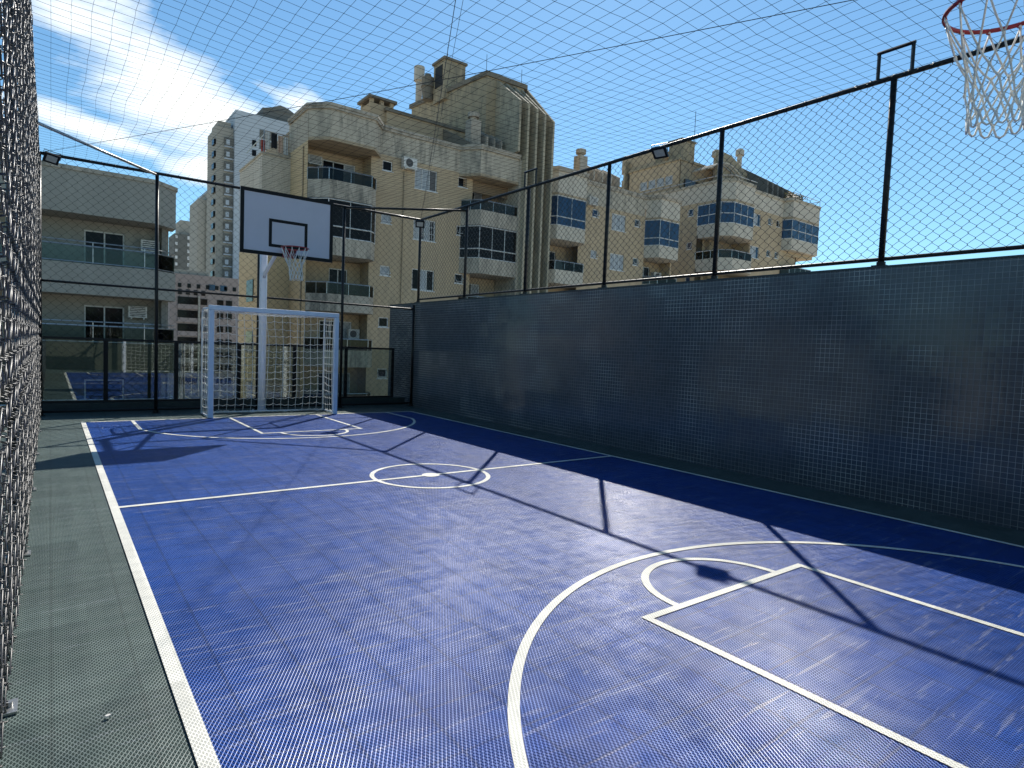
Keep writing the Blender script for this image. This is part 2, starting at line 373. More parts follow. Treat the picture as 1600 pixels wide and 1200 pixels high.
def copy_tree(o, parent=None, kids=None):
    if kids is None:
        kids = {}
        for c in COL.objects:
            if c.parent is not None: kids.setdefault(c.parent.name, []).append(c)
    c = o.copy(); COL.objects.link(c); c.parent = parent
    for ch in kids.get(o.name, []): copy_tree(ch, c, kids)
    return c
def fast_tubes(P, r, ref, sides=4):
    """P: (n, m, 3) polylines -> verts, faces arrays"""
    n, m, _ = P.shape
    T = np.empty_like(P); T[:, 1:-1] = P[:, 2:]-P[:, :-2]; T[:, 0] = P[:, 1]-P[:, 0]; T[:, -1] = P[:, -1]-P[:, -2]
    T /= np.linalg.norm(T, axis=2, keepdims=True)+1e-12
    U = np.cross(T, np.array(ref, float)); U /= np.linalg.norm(U, axis=2, keepdims=True)+1e-12
    W = np.cross(T, U)
    V = np.empty((n, m, sides, 3))
    for k in range(sides):
        th = 2*math.pi*(k+.5)/sides; V[:, :, k] = P + r*(math.cos(th)*U + math.sin(th)*W)
    idx = np.arange(n*m*sides).reshape(n, m, sides)
    F = [np.stack([idx[:, :-1, k], idx[:, :-1, (k+1) % sides], idx[:, 1:, (k+1) % sides], idx[:, 1:, k]], -1).reshape(-1, 4) for k in range(sides)]
    return V.reshape(-1, 3), np.concatenate(F)
def np_obj(name, parts, mat, parent=None, smooth=True):
    V = np.concatenate([p[0] for p in parts]); off = 0; Fs = []
    for v, f in parts: Fs.append(f+off); off += len(v)
    F = np.concatenate(Fs)
    me = bpy.data.meshes.new(name)
    me.vertices.add(len(V)); me.vertices.foreach_set('co', V.astype(np.float32).ravel())
    me.loops.add(F.size); me.loops.foreach_set('vertex_index', F.astype(np.int32).ravel())
    me.polygons.add(len(F)); me.polygons.foreach_set('loop_start', np.arange(0, F.size, 4, dtype=np.int32))
    me.polygons.foreach_set('loop_total', np.full(len(F), 4, dtype=np.int32))
    if smooth: me.polygons.foreach_set('use_smooth', np.ones(len(F), dtype=bool))
    me.update(); me.validate()
    me.materials.append(MATS[mat])
    o = bpy.data.objects.new(name, me); COL.objects.link(o)
    if parent is not None: o.parent = parent; o.location = -rel(parent)
    return o

# ================================================================== SETTING
XL, XR, YN, YF = 0.40, 6.43, -0.02, 12.25       # court
WX, YE, ZT, ZM, ZW = 7.073, 13.40, 4.49, 2.345, 2.485
FX = -0.14
tag(MB().quad((-3000, -3000, -14), (3000, -3000, -14), (3000, 3000, -14), (-3000, 3000, -14)).build('ground', 'city_ground'), kind='structure')
tag(MB().box(-0.55, 7.30, -2.4, 14.1, -14, -0.03).build('terrace_slab', 'podium'), kind='structure')
tag(MB().quad((-0.55, -2.4, 0), (WX, -2.4, 0), (WX, 13.86, 0), (-0.55, 13.86, 0)).build('terrace_floor', 'court_grey'), kind='structure')
tag(MB().quad((XL, YN, .004), (XR, YN, .004), (XR, YF, .004), (XL, YF, .004)).build('court_surface', 'court_blue'), kind='structure')
ln = MB(); Z = .0085
def ring(cx, cy, r0, r1, a0, a1, n=64, clipx=None):
    pr_ = None
    for i in range(n+1):
        a = R(a0+(a1-a0)*i/n); c, s_ = math.cos(a), math.sin(a)
        q = ((cx+r0*c, cy+r0*s_, Z), (cx+r1*c, cy+r1*s_, Z))
        if pr_: ln.quad(pr_[0], pr_[1], q[1], q[0])
        pr_ = q
def rect(x0, x1, y0, y1, z=Z): ln.quad((x0, y0, z), (x1, y0, z), (x1, y1, z), (x0, y1, z))
W = .055; CX = 3.465
rect(XL, XL+W+.008, YN, YF); rect(XR-W, XR, YN, YF)
rect(XL+W+.008, XR-W, YF-W, YF); rect(XL+W+.008, XR-W, YN, YN+W)
HY = 6.08
RC = .68
rect(XL+W+.008, CX-RC, HY-.028, HY+.028); rect(CX+RC, XR-W, HY-.028, HY+.028)
ring(CX, HY, RC-.05, RC, 0, 360, 96)
rect(CX-RC+.05, CX-.10, HY-.028, HY+.028); rect(CX+.10, CX+RC-.05, HY-.028, HY+.028); ring(CX, HY, 0, .10, 0, 360, 32)
K1, K2, R3 = 2.63, 4.31, 2.46
def half(sy, y0, yk, yc):
    def Y(v): return y0 + sy*v
    a, b = sorted((Y(W), Y(yk-.05))); rect(K1, K1+.05, a, b); rect(K2-.05, K2, a, b)
    a, b = sorted((Y(yk-.05), Y(yk))); rect(K1, K2, a, b)
    s0, s1 = (0, 180) if sy > 0 else (180, 360)
    ring(CX, Y(yk), .50, .55, s0, s1, 40)
    al = math.degrees(math.acos(2.37/R3)); ycn = yc
    ring(CX, Y(ycn), R3-.05, R3, s0+al, s1-al, 72)
    a, b = sorted((Y(W), Y(ycn+math.sin(R(al))*R3-.02)))
    rect(CX-2.37, CX-2.32, a, b); rect(CX+2.32, CX+2.37, a, b)
half(1, 0.0, 2.22, .46); half(-1, YF, 2.30, .56)
tag(ln.build('painted_lines', 'court_line'), kind='structure')

# tiled boundary wall
tw = thing('tiled_wall', 'long dark grey mosaic tiled wall on the right side of the court', 'wall', (WX, 6, 0))
MB().box(WX, WX+.16, -2.4, 14.8, -.03, ZW).build('tiled_face', 'mosaic', tw)
MB().box(WX-.012, WX+.18, -2.4, 14.81, ZW, ZW+.02).build('coping', 'coping', tw)

# ================================================================== FENCES
CH, CV = .122, .112
def chain_link(u0, u1, z0, z1, to3, normal, r=.0017, amp=.0045, sides=4, bulge=None, CH=CH, CV=CV, turn=2, jit=0):
    nw = max(1, int(round((u1-u0)/(CH/2)))); w = (u1-u0)/nw
    nk = int(math.ceil((z1-z0)/(CV/2)))
    i = np.arange(nw)[:, None]; k = np.arange(nk+1)[None, :]
    side = (k+i) % 2
    uu = u0 + (i+side)*w + rng.normal(0, .0016, (nw, nk+1)); zz = z0 + k*(CV/2) + 0*i
    zz = np.minimum(zz, z1)
    e = .0035; sgn = np.where(k % 2 == 0, 1, -1) + 0*i
    pts = np.empty((nw, (nk+1)*turn, 3))
    dd = np.where(side == 1, 1.0, -1.0)
    for j in range(turn):
        c = 1-2*j/(turn-1)
        pts[:, j::turn, 0] = uu + dd*.004*(1+1.6*(1-c*c)); pts[:, j::turn, 1] = amp*sgn*c; pts[:, j::turn, 2] = zz - e*c
    if jit: pts[:, :, 1] += rng.normal(0, jit, (nw, 1)); pts[:, :, 2] += rng.normal(0, jit*1.5, (nw, 1))
    if bulge is not None: pts[:, :, 1] += bulge(pts[:, :, 0], pts[:, :, 2])
    Pw = to3(pts)
    return fast_tubes(Pw, r, normal, sides)
def wob(seed, a):
    ph = np.random.default_rng(seed).uniform(0, 6.28, 6)
    return lambda u, z: a*(np.sin(u*1.7+ph[0])*np.sin(z*1.9+ph[1]) + .6*np.sin(u*3.9+ph[2])*np.sin(z*3.1+ph[3]) + .3*np.sin(u*8.3+ph[4]+z*5))

def foot_plate(mb, x, y, z): mb.box(x-.07, x+.07, y-.07, y+.07, z, z+.012); mb.tube([(x, y, z+.01), (x, y, z+.05)], .045, 10)

posts_y = [-1.12, .93, 2.99, 5.07, 7.13, 9.20, 11.32]
# right fence, standing on the wall
XW2 = 7.14
rf = thing('chain_link_fence', 'black chain link fence standing along the top of the tiled wall', 'fence', (XW2, 6, ZW))
for y in posts_y+[YE]:
    MB().tube([(XW2, y, ZW+.015), (XW2, y, ZT)], .031, 12).build('post', 'black_paint', rf, smooth=True)
for y in posts_y+[YE]:
    foot_plate(q := MB(), XW2, y, ZW+.021); q.build('base_plate', 'black_paint', rf)
MB().tube([(XW2, y, ZT) for y in np.linspace(-1.2, YE, 30)], .027, 10).build('top_rail', 'black_paint', rf, smooth=True)
MB().tube([(XW2, y, ZW+.10) for y in np.linspace(-1.2, YE, 30)], .021, 10).build('bottom_rail', 'black_paint', rf, smooth=True)
to_r = lambda p: np.stack([XW2-.03-p[..., 1], p[..., 0], p[..., 2]], -1)
np_obj('wire_mesh', [chain_link(-1.15, YE-.02, ZW+.11, ZT, to_r, (1, 0, 0), r=.0026, bulge=wob(3, .006))], 'wire', rf)
for y in (2.99, 9.17):
    MB().tube([(XW2, y+.165, ZT), (XW2, y+.165, ZT+.30)], .02, 4).tube([(XW2, y-.165, ZT), (XW2, y-.165, ZT+.30)], .02, 4).tube([(XW2, y-.185, ZT+.30), (XW2, y+.185, ZT+.30)], .02, 4).build('bracket', 'black_paint', rf)
MB().tube([(XW2, 11.32, ZT-.10), (5.24, YE, ZT-.02)], .024, 10).build('corner_brace', 'black_paint', rf, smooth=True)
# wire ties on the top rail
def ties(parent, pts, axis, rad=.033, mat='wire'):
    src = None
    for p in pts:
        if src is None:
            src = MB().tube([((rad*math.cos(a), .008*a, rad*math.sin(a)) if axis == 'y' else (.008*a, rad*math.cos(a), rad*math.sin(a))) for a in np.linspace(0, 6.8, 10)]+[(-rad*.6, .05, -rad*1.9) if axis == 'y' else (.05, -rad*.6, -rad*1.9)], .0023, 4).build('wire_tie', mat, parent, origin=(0, 0, 0), smooth=True); o = src
        else: o = src.copy(); COL.objects.link(o); o.parent = parent
        o.location = Vector(p)-rel(parent)
ties(rf, [(XW2, y+rnd.uniform(-.03, .03), ZT) for y in np.arange(-1.0, YE, .19)], 'y')
# far fence
ff = thing('chain_link_fence', 'tall black chain link fence across the far end behind the goal', 'fence', (3.5, YE, 0))
px = [FX, 1.61, 3.447, 5.24, 7.02]
for i, x in enumerate(px):
    MB().tube([(x, YE, .012), (x, YE, ZT if i < 4 else ZM+.1)], .031, 12).build('post', 'black_paint', ff, smooth=True)
for x in px: foot_plate(q := MB(), x, YE, .002); q.build('base_plate', 'black_paint', ff)
for nm, z, r in (('top_rail', ZT, .027), ('middle_rail', ZM, .021), ('bottom_rail', .075, .024)):
    MB().tube([(x, YE, z) for x in np.linspace(FX, XW2 if nm == 'top_rail' else 7.02, 12)], r, 10).build(nm, 'black_paint', ff, smooth=True)
to_f = lambda p: np.stack([p[..., 0], YE-.03+p[..., 1], p[..., 2]], -1)
np_obj('wire_mesh', [chain_link(FX, 7.02, .07, ZT, to_f, (0, 1, 0), r=.0025, bulge=wob(5, .008), CH=.152, CV=.146)], 'wire', ff)
ties(ff, [(x+rnd.uniform(-.04, .04), YE, z) for z in (ZT, ZM) for x in np.arange(FX+.1, 7, .2)], 'x')
MB().tube([(1.61, YE, ZT-.03), (FX, 11.45, ZT-.02)], .024, 10).build('corner_brace', 'alu', ff, smooth=True)
# left fence, right beside the camera
lf = thing('chain_link_fence', 'chain link fence running beside the camera along the left edge', 'fence', (FX, 6, 0))
PX = FX-.05
for y in posts_y+[YE-.06]:
    MB().tube([(PX, y, .012), (PX, y, ZT)], .031, 12).build('post', 'black_paint', lf, smooth=True)
for y in posts_y:
    q = MB(); q.box(PX-.06, PX+.085, y-.055, y+.055, .002, .012)
    for dx in (-.03, .06): q.tube([(PX+dx, y, .012), (PX+dx, y, .03)], .011, 6)
    q.build('base_plate', 'alu', lf)
for nm, z, r in (('top_rail', ZT, .027), ('middle_rail', ZM, .021), ('bottom_rail', .06, .02)):
    MB().tube([(PX+.02, y, z) for y in np.linspace(-1.2, YE, 20)], r, 12).build(nm, 'black_paint', lf, smooth=True)
to_l = lambda p: np.stack([FX+p[..., 1], p[..., 0], p[..., 2]], -1)
np_obj('wire_mesh', [chain_link(-1.15, YE-.02, .05, ZT, to_l, (1, 0, 0), r=.0026, amp=.0125, sides=6, bulge=wob(9, .004), turn=4, jit=.003, CH=.152, CV=.146)], 'wire_sunlit', lf)
ties(lf, [(PX+.02, y+rnd.uniform(-.03, .03), z) for z, st, y0 in ((.06, .17, 1.4), (ZT, .6, -1)) for y in np.arange(y0, YE, st)], 'y', .027)

# glass guard rail beyond the far fence
GY = 13.90
gr = thing('glass_guard_rail', 'low black framed tinted glass guard rail behind the far fence', 'guard rail', (3.3, GY, 0))
MB().box(-.5, WX, GY-.07, GY+.09, 0, .175).build('curb', 'curb', gr)
MB().box(-.5, 6.78, GY-.025, GY+.025, 1.34, 1.385).build('top_rail', 'black_paint', gr)
MB().box(-.5, 6.78, GY-.025, GY+.025, .178, .215).build('bottom_rail', 'black_paint', gr)
gx = [-.38, .84, 2.02, 3.20, 4.36, 5.55, 6.74]
for x in gx: MB().box(x-.036, x+.036, GY-.03, GY+.03, .216, 1.339).build('post', 'board_black', gr)
for a, b in zip(gx[:-1], gx[1:]): MB().box(a+.037, b-.037, GY-.004, GY+.004, .217, 1.338).build('glass_pane', 'guard_glass', gr)

# ================================================================== OVERHEAD NET
nx, ny = 46, 95
xs = np.linspace(FX, XW2, nx+1); ys = np.linspace(-1.15, YE, ny+1)
GX, GYY = np.meshgrid(xs, ys, indexing='ij')
u = (GX-FX)/(XW2-FX); v = (GYY+1.15)/(YE+1.15)
GZ = ZT - .02 - .13*np.sin(np.pi*u)**.8*np.sin(np.pi*v)**.7
fade = np.clip(np.sin(np.pi*u)*6, 0, 1)*np.clip(np.sin(np.pi*v)*6, 0, 1)
def smooth_noise(sh, s, seed):
    g = np.random.default_rng(seed).normal(0, 1, sh)
    for _ in range(s):
        g = (g + np.roll(g, 1, 0) + np.roll(g, -1, 0) + np.roll(g, 1, 1) + np.roll(g, -1, 1))/5
    return g/g.std()
DX = fade*(.009*smooth_noise(GX.shape, 12, 1)+.0025*smooth_noise(GX.shape, 0, 2)); DY = fade*(.010*smooth_noise(GX.shape, 12, 3)+.0025*smooth_noise(GX.shape, 0, 4))
DZ = fade*(.010*smooth_noise(GX.shape, 14, 5)+.0025*smooth_noise(GX.shape, 0, 6))
G3 = np.stack([GX+DX, GYY+DY, GZ+DZ], -1)
nets = [fast_tubes(G3, .0016, (0, 0, 1), 4), fast_tubes(np.swapaxes(G3, 0, 1).copy(), .0016, (0, 0, 1), 4)]
V = G3.reshape(-1, 3); kn = .0035
oc = np.array([(1, 0, 0), (0, 1, 0), (0, 0, 1), (-1, 0, 0), (0, -1, 0), (0, 0, -1)])*kn
KV = (V[:, None, :]+oc[None]).reshape(-1, 3); b0 = np.arange(len(V))[:, None]*6
KF = np.concatenate([b0+np.array(f) for f in ((0, 1, 2, 2), (1, 3, 2, 2), (3, 4, 2, 2), (4, 0, 2, 2), (1, 0, 5, 5), (3, 1, 5, 5), (4, 3, 5, 5), (0, 4, 5, 5))])
# knots as octahedra written as quads around the equator
KF = np.concatenate([b0+np.array(f) for f in ((0, 1, 3, 4), (0, 2, 3, 5), (1, 2, 4, 5))])
nets.append((KV, KF))
on_ = np_obj('overhead_net', nets, 'cord')
tag(on_, 'wide square meshed safety net stretched over the whole court', 'net')
def cable(p, q_, sag, label, r=.0035):
    p, q_ = Vector(p), Vector(q_); path = []
    for i in range(41):
        t = i/40; c = p.lerp(q_, t); c.z -= sag*4*t*(1-t); path.append(c)
    tag(MB().tube(path, r, 6).build('support_cable', 'cable', smooth=True), label, 'cable')
cable((FX, YE, ZT), (XW2, -1.1, ZT), .06, 'thin black steel cable under the net crossing above the beige buildings and backboard')
cable((XW2, YE, ZT), (FX, -1.1, ZT), .10, 'near vertical black cable rising from the far right fence corner')
cable((XW2, YE, ZT), (FX+.12, -1.1, ZT), .08, 'second thinner black strand rising from the far right fence corner', .0022)

# ================================================================== FLOODLIGHTS
def make_flood():
    r = thing('floodlight', '', 'floodlight', (0, 0, 0), 0, 'LED floodlights on the fence rails')
    q = MB(); q.box(-.135, .135, -.025, .02, -.11, .11); h = q.build('housing', 'black_paint', r)
    MB().box(-.092, .092, -.031, -.0255, -.068, .068).build('lens', 'lamp_glass', r)
    q = MB()
    for i in range(7): q.box(-.11+i*.035, -.105+i*.035, .0205, .04, -.09, .09)
    q.build('cooling_fins', 'black_paint', r)
    MB().tube([(-.15, 0, 0), (-.15, .07, .12), (.15, .07, .12), (.15, 0, 0)], .008, 6).build('mounting_bracket', 'black_paint', r)
    return r
fl = make_flood(); fl.scale = (.8, .8, .8)
fl.location = (.03, YE-.14, ZT-.09); fl.rotation_euler = (R(42), R(8), R(12)); fl['label'] = 'small black floodlight under the far fence rail at its left corner'
f2 = copy_tree(fl); f2.location = (XW2-.10, YE-.16, ZT-.13); f2.rotation_euler = (R(38), 0, R(-30)); f2['label'] = 'small black floodlight in the far right corner where both fences meet'
f3 = copy_tree(fl); f3.location = (XW2-.11, 6.02, ZT-.11); f3.rotation_euler = (R(50), R(0), R(-75)); f3['label'] = 'black floodlight under the top rail of the fence on the tiled wall'

# ================================================================== GOAL
GX1, GX2, GZT, GB = 2.285, 4.70, 2.06, 12.92
go = thing('football_goal', 'white steel football goal with square rope net on the far baseline', 'goal', (CX, 12.2, 0))
gy = 12.20
for x in (GX1+.045, GX2-.045): MB().box(x-.045, x+.045, gy-.045, gy+.045, .009, GZT-.09).build('post', 'goal_white', go, bevel=.012)
MB().box(GX1, GX2, gy-.045, gy+.045, GZT-.089, GZT).build('crossbar', 'goal_white', go, bevel=.012)
for x in (GX1+.03, GX2-.03):
    MB().tube([(x, gy+.05, GZT-.05), (x, GB-.1, GZT-.05), (x, GB-.02, GZT-.09), (x, GB, GZT-.2), (x, GB+.0, .03)], .018, 8).build('rear_support', 'goal_white', go, smooth=True)
    MB().tube([(x, gy+.05, .03), (x, GB-.02, .03)], .018, 8).build('ground_bar', 'goal_white', go, smooth=True)
MB().tube([(GX1+.03, GB, .03), (GX2-.03, GB, .03)], .018, 8).build('rear_ground_bar', 'goal_white', go, smooth=True)
def goal_net():
    parts = []
    c = .145; n_u = int(round((GX2-GX1-.06)/c)); nz = 14
    us = np.linspace(GX1+.03, GX2-.03, n_u+1)
    zs = np.linspace(GZT-.07, .05, nz+1)
    A, B = np.meshgrid(us, zs, indexing='ij')
    uu = (A-GX1)/(GX2-GX1); zz = (B)/GZT
    sagz = -.030*np.abs(np.sin(np.pi*(A-GX1-.03)/c/1.0))
    bel = .10*np.sin(np.pi*uu)*np.sin(np.pi*np.clip(1-zz, 0, 1))
    back = np.stack([A+.008*smooth_noise(A.shape, 2, 21), GB-.03+bel*-1.0, B+.012*smooth_noise(A.shape, 1, 22)-.10*np.sin(np.pi*uu)*np.sin(np.pi*zz)*.5], -1)
    def dens(P, axis):    # add drooping midpoints
        P = P if axis == 0 else np.swapaxes(P, 0, 1)
        m = P.shape[0]; Q = np.empty((2*m-1, P.shape[1], 3)); Q[0::2] = P; Q[1::2] = (P[1:]+P[:-1])/2
        Q[1::2, :, 2] -= .022 if axis == 0 else 0
        return np.swapaxes(Q, 0, 1).copy()
    r = .0043
    parts.append(fast_tubes(dens(back, 0), r, (0, 1, 0.01), 5)); parts.append(fast_tubes(dens(back, 1), r, (0, 1, 0.01), 5))
    ds = np.linspace(gy+.04, GB-.03, 6)
    for x, sg in ((GX1+.03, 1), (GX2-.03, -1)):
        A, B = np.meshgrid(ds, zs, indexing='ij')
        S = np.stack([x+0*A+sg*.04*np.sin(np.pi*(A-gy)/(GB-gy))*np.sin(np.pi*B/GZT), A, B+.010*smooth_noise(A.shape, 1, 31)], -1)
        parts.append(fast_tubes(dens(S, 0), r, (1, 0.01, 0), 5)); parts.append(fast_tubes(dens(S, 1), r, (1, 0.01, 0), 5))
    A, B = np.meshgrid(us, ds, indexing='ij')
    T = np.stack([A, B, GZT-.05-.06*np.sin(np.pi*(A-GX1)/(GX2-GX1))*np.sin(np.pi*(B-gy)/(GB-gy))], -1)
    parts.append(fast_tubes(dens(T, 0), r, (0, 0, 1), 5)); parts.append(fast_tubes(dens(T, 1), r, (0, 0, 1), 5))
    return parts
np_obj('goal_net', goal_net(), 'rope_white', go)
q = MB()   # lacing round the crossbar and the crumpled foot rope
for x in np.arange(GX1+.1, GX2-.05, .055):
    q.tube([(x, gy+.02, GZT-.095), (x+.02, gy+.03, GZT-.112+rnd.uniform(-.006, .006)), (x+.05, gy+.02, GZT-.096)], .006, 5)
q.build('net_lacing', 'rope_white', go, smooth=True); q = MB()
pth = [(GX1+.03+(GX2-GX1-.06)*i/60, GB-.06+rnd.uniform(-.03, .03), .02+rnd.uniform(0, .04)) for i in range(61)]
q.tube(pth, .008, 5)
for sx in (GX1+.03, GX2-.03): q.tube([(sx+rnd.uniform(-.02, .02), gy+.03+(GB-gy-.05)*i/14, .02+rnd.uniform(0, .05)) for i in range(15)], .007, 5)
q.build('foot_rope', 'rope_white', go, smooth=True)

g2 = copy_tree(go); g2.location = (CX, .05, 0); g2.rotation_euler = (0, 0, math.pi); g2['label'] = 'white steel football goal with rope net at the near end, beside the camera'
ew = thing('end_wall', 'plain dark grey green wall closing the near end of the court behind the camera', 'wall', (3.4, -2.45, 0))
MB().box(-.55, WX-.02, -2.5, -2.38, -.03, 2.9).build('wall_face', 'dark_olive', ew)
MB().box(-.57, WX-.02, -2.53, -2.35, 2.9, 2.95).build('coping', 'coping', ew)

# ================================================================== BASKETBALL HOOPS
BW, BZ0, BZ1 = 1.64, 2.975, 4.10
def make_hoop():
    """origin at the pole foot, court towards -y; board face at y = -1.61"""
    r = thing('basketball_hoop', 'white basketball backboard on a white pole behind the football goal', 'basketball hoop', (0, 0, 0))
    MB().tube([(0, 0, .012), (0, 0, 1.2), (0, 0, 2.6), (0, 0, 3.72)], .073, 20).build('pole', 'pole_white', r, smooth=True)
    q = MB(); q.box(-.17, .17, -.17, .17, .002, .014)
    for a in (-.13, .13):
        for b in (-.13, .13): q.tube([(a, b, .014), (a, b, .04)], .012, 6)
    q.build('base_plate', 'pole_white', r)
    fy = -1.61; q = MB()
    q.tube([(0, -.05, 3.66), (0, fy+.10, 3.66)], .05, 12)
    q.tube([(0, -.04, 2.72), (0, -.12, 2.80), (0, -1.25, 3.28), (0, fy+.10, 3.30)], .036, 12)
    q.tube([(0, -.60, 3.66), (0, -.75, 3.09)], .02, 8)
    for x in (-.45, .45):
        q.tube([(0, -1.0, 3.66), (x, fy+.07, 3.85)], .018, 8); q.tube([(0, -1.0, 3.28), (x, fy+.07, 3.12)], .018, 8)
    q.build('support_arm', 'pole_white', r, smooth=True)
    q = MB(); b = .045
    q.box(-BW/2+.03, BW/2-.03, fy+.045, fy+.075, BZ0+.03, BZ0+.07); q.box(-BW/2+.03, BW/2-.03, fy+.045, fy+.075, BZ1-.07, BZ1-.03)
    for x in (-BW/2+.05, -.45, .45, BW/2-.05): q.box(x-.02, x+.02, fy+.045, fy+.08, BZ0+.07, BZ1-.07)
    q.build('rear_frame', 'pole_white', r)
    bb = MB().box(-BW/2, BW/2, fy+.006, fy+.044, BZ0, BZ1).build('backboard', 'board_white', r)
    def frame(x0, x1, z0, z1, w, y0, y1):
        m = MB(); m.box(x0, x1, y0, y1, z0, z0+w); m.box(x0, x1, y0, y1, z1-w, z1); m.box(x0, x0+w, y0, y1, z0+w, z1-w); m.box(x1-w, x1, y0, y1, z0+w, z1-w); return m
    frame(-BW/2-.003, BW/2+.003, BZ0-.003, BZ1+.003, .062, fy, fy+.0055).build('border', 'board_black', bb)
    frame(-.342, .342, 3.13, 3.625, .052, fy+.0005, fy+.0055).build('target_square', 'board_black', bb)
    RZ, RY = 3.10, fy-.39
    rr = .228
    rim = MB(); rim.tube([(rr*math.cos(a), RY+rr*math.sin(a), RZ) for a in np.linspace(0, 2*math.pi, 49)[:-1]], .010, 8, closed=True)
    rim.tube([(-.09, fy-.01, RZ-.005), (-.075, RY+.215, RZ)], .009, 6); rim.tube([(.09, fy-.01, RZ-.005), (.075, RY+.215, RZ)], .009, 6)
    rim.box(-.10, .10, fy-.012, fy-.002, RZ-.14, RZ+.03); rim.box(-.09, .09, RY+.205, fy-.012, RZ-.018, RZ-.008)
    rim.slab([(fy-.012, RZ-.12), (fy-.012, RZ-.02), (RY+.21, RZ-.02)], 0, -.094, -.088); rim.slab([(fy-.012, RZ-.12), (fy-.012, RZ-.02), (RY+.21, RZ-.02)], 0, .088, .094)
    for i in range(12):
        a = 2*math.pi*i/12; c, s = math.cos(a), math.sin(a)
        rim.tube([(rr*c, RY+rr*s, RZ-.009), ((rr-.008)*c, RY+(rr-.008)*s, RZ-.022), (rr*c-.012*s, RY+rr*s+.012*c, RZ-.012)], .003, 5)
    rm = rim.build('rim', 'rim_red', r, smooth=False)
    # net: 12 loops, crossing strands
    net = MB(); lv = [(0, .226), (.18, .165), (.27, .130), (.345, .114), (.415, .106), (.48, .112)]
    loc = random.Random(4)
    jit = {}
    def pt(l, i):
        i %= 24; key = (l, i)
        if key not in jit: jit[key] = (loc.uniform(-.010, .010), loc.uniform(-.014, .014), loc.uniform(-.06, .06))
        dz, dr = lv[l]; j = jit[key] if l else (0, 0, 0); a = 2*math.pi*(i/24)+j[2]
        sw = .03*(dz/.5)**2
        return Vector(((dr+j[0])*math.cos(a)+sw, RY+(dr+j[0])*math.sin(a), RZ-.02-dz+j[1]))
    def strand(p, q, r_=.0045, bow=.006):
        m = (p+q)/2; m.z -= bow; net.tube([p, m, q], r_, 6)
    for i in range(0, 24, 2):
        for s in (-1, 1):
            strand(pt(0, i), pt(1, i+s)); 
            for l in range(1, 5):
                if l % 2: 
                    strand(pt(l, i+1), pt(l+1, i+1+s))
                else: strand(pt(l, i), pt(l+1, i+s))
        b0_, b1_ = pt(5, i+1), pt(5, i+3); m = (b0_+b1_)/2; m.z -= .055
        net.tube([b0_, b0_.lerp(m, .5)+Vector((0, 0, -.018)), m, b1_.lerp(m, .5)+Vector((0, 0, -.018)), b1_], .0050, 6)
        net.tube([pt(0, i)+Vector((0, 0, .028)), pt(0, i), pt(0, i)+Vector((0, 0, -.01))], .006, 6)
    for (l, i) in list(jit):
        if l and ((l % 2 and i % 2) or (l % 2 == 0 and i % 2 == 0)):
            p = pt(l, i); net.tube([p+Vector((0, 0, .011)), p, p-Vector((0, 0, .011))], [.005, .0085, .005], 6)
    net.build('hoop_net', 'rope_net', r, smooth=True)
    return r
hp = make_hoop(); hp.location = (3.458, 13.10, 0)
h2 = copy_tree(hp); h2.location = (3.458, -1.00, 0); h2.rotation_euler = (0, 0, math.pi)
h2['label'] = 'nearest basketball hoop, red rim with white net hanging in the top right corner'

# ================================================================== BUILDINGS
def facade(u0, u1, z0, z1, holes, to, th=.14):
    """wall sheet with reveals; holes are (u0,u1,z0,z1)"""
    us = sorted({u0, u1, *[h[0] for h in holes], *[h[1] for h in holes]}); us = [u for u in us if u0 <= u <= u1]
    zs = sorted({z0, z1, *[h[2] for h in holes], *[h[3] for h in holes]}); zs = [z for z in zs if z0 <= z <= z1]
    m = MB()
    for a, b in zip(us[:-1], us[1:]):
        run = None
        for c, d in zip(zs[:-1], zs[1:]):
            cu, cz = (a+b)/2, (c+d)/2
            if any(h[0] < cu < h[1] and h[2] < cz < h[3] for h in holes): continue
            m.quad(to(a, 0, c), to(b, 0, c), to(b, 0, d), to(a, 0, d))
    for a, b, c, d in holes:
        for p, q in (((a, c), (a, d)), ((b, c), (b, d)), ((a, c), (b, c)), ((a, d), (b, d))):
            m.quad(to(p[0], 0, p[1]), to(q[0], 0, q[1]), to(q[0], -th, q[1]), to(p[0], -th, p[1]))
    return m
def tbox(m, to, u0, u1, d0, d1, z0, z1):
    c = [to(u, d, z) for z in (z0, z1) for d in (d0, d1) for u in (u0, u1)]; n = len(m.v); m.v += c
    for q in ((0, 2, 3, 1), (4, 5, 7, 6), (0, 1, 5, 4), (1, 3, 7, 5), (3, 2, 6, 7), (2, 0, 4, 6)): m.f.append(tuple(n+i for i in q))
def front(Y): return lambda u, d, z: (u, Y-d, z)
def leftface(X): return lambda u, d, z: (X-d, u, z)
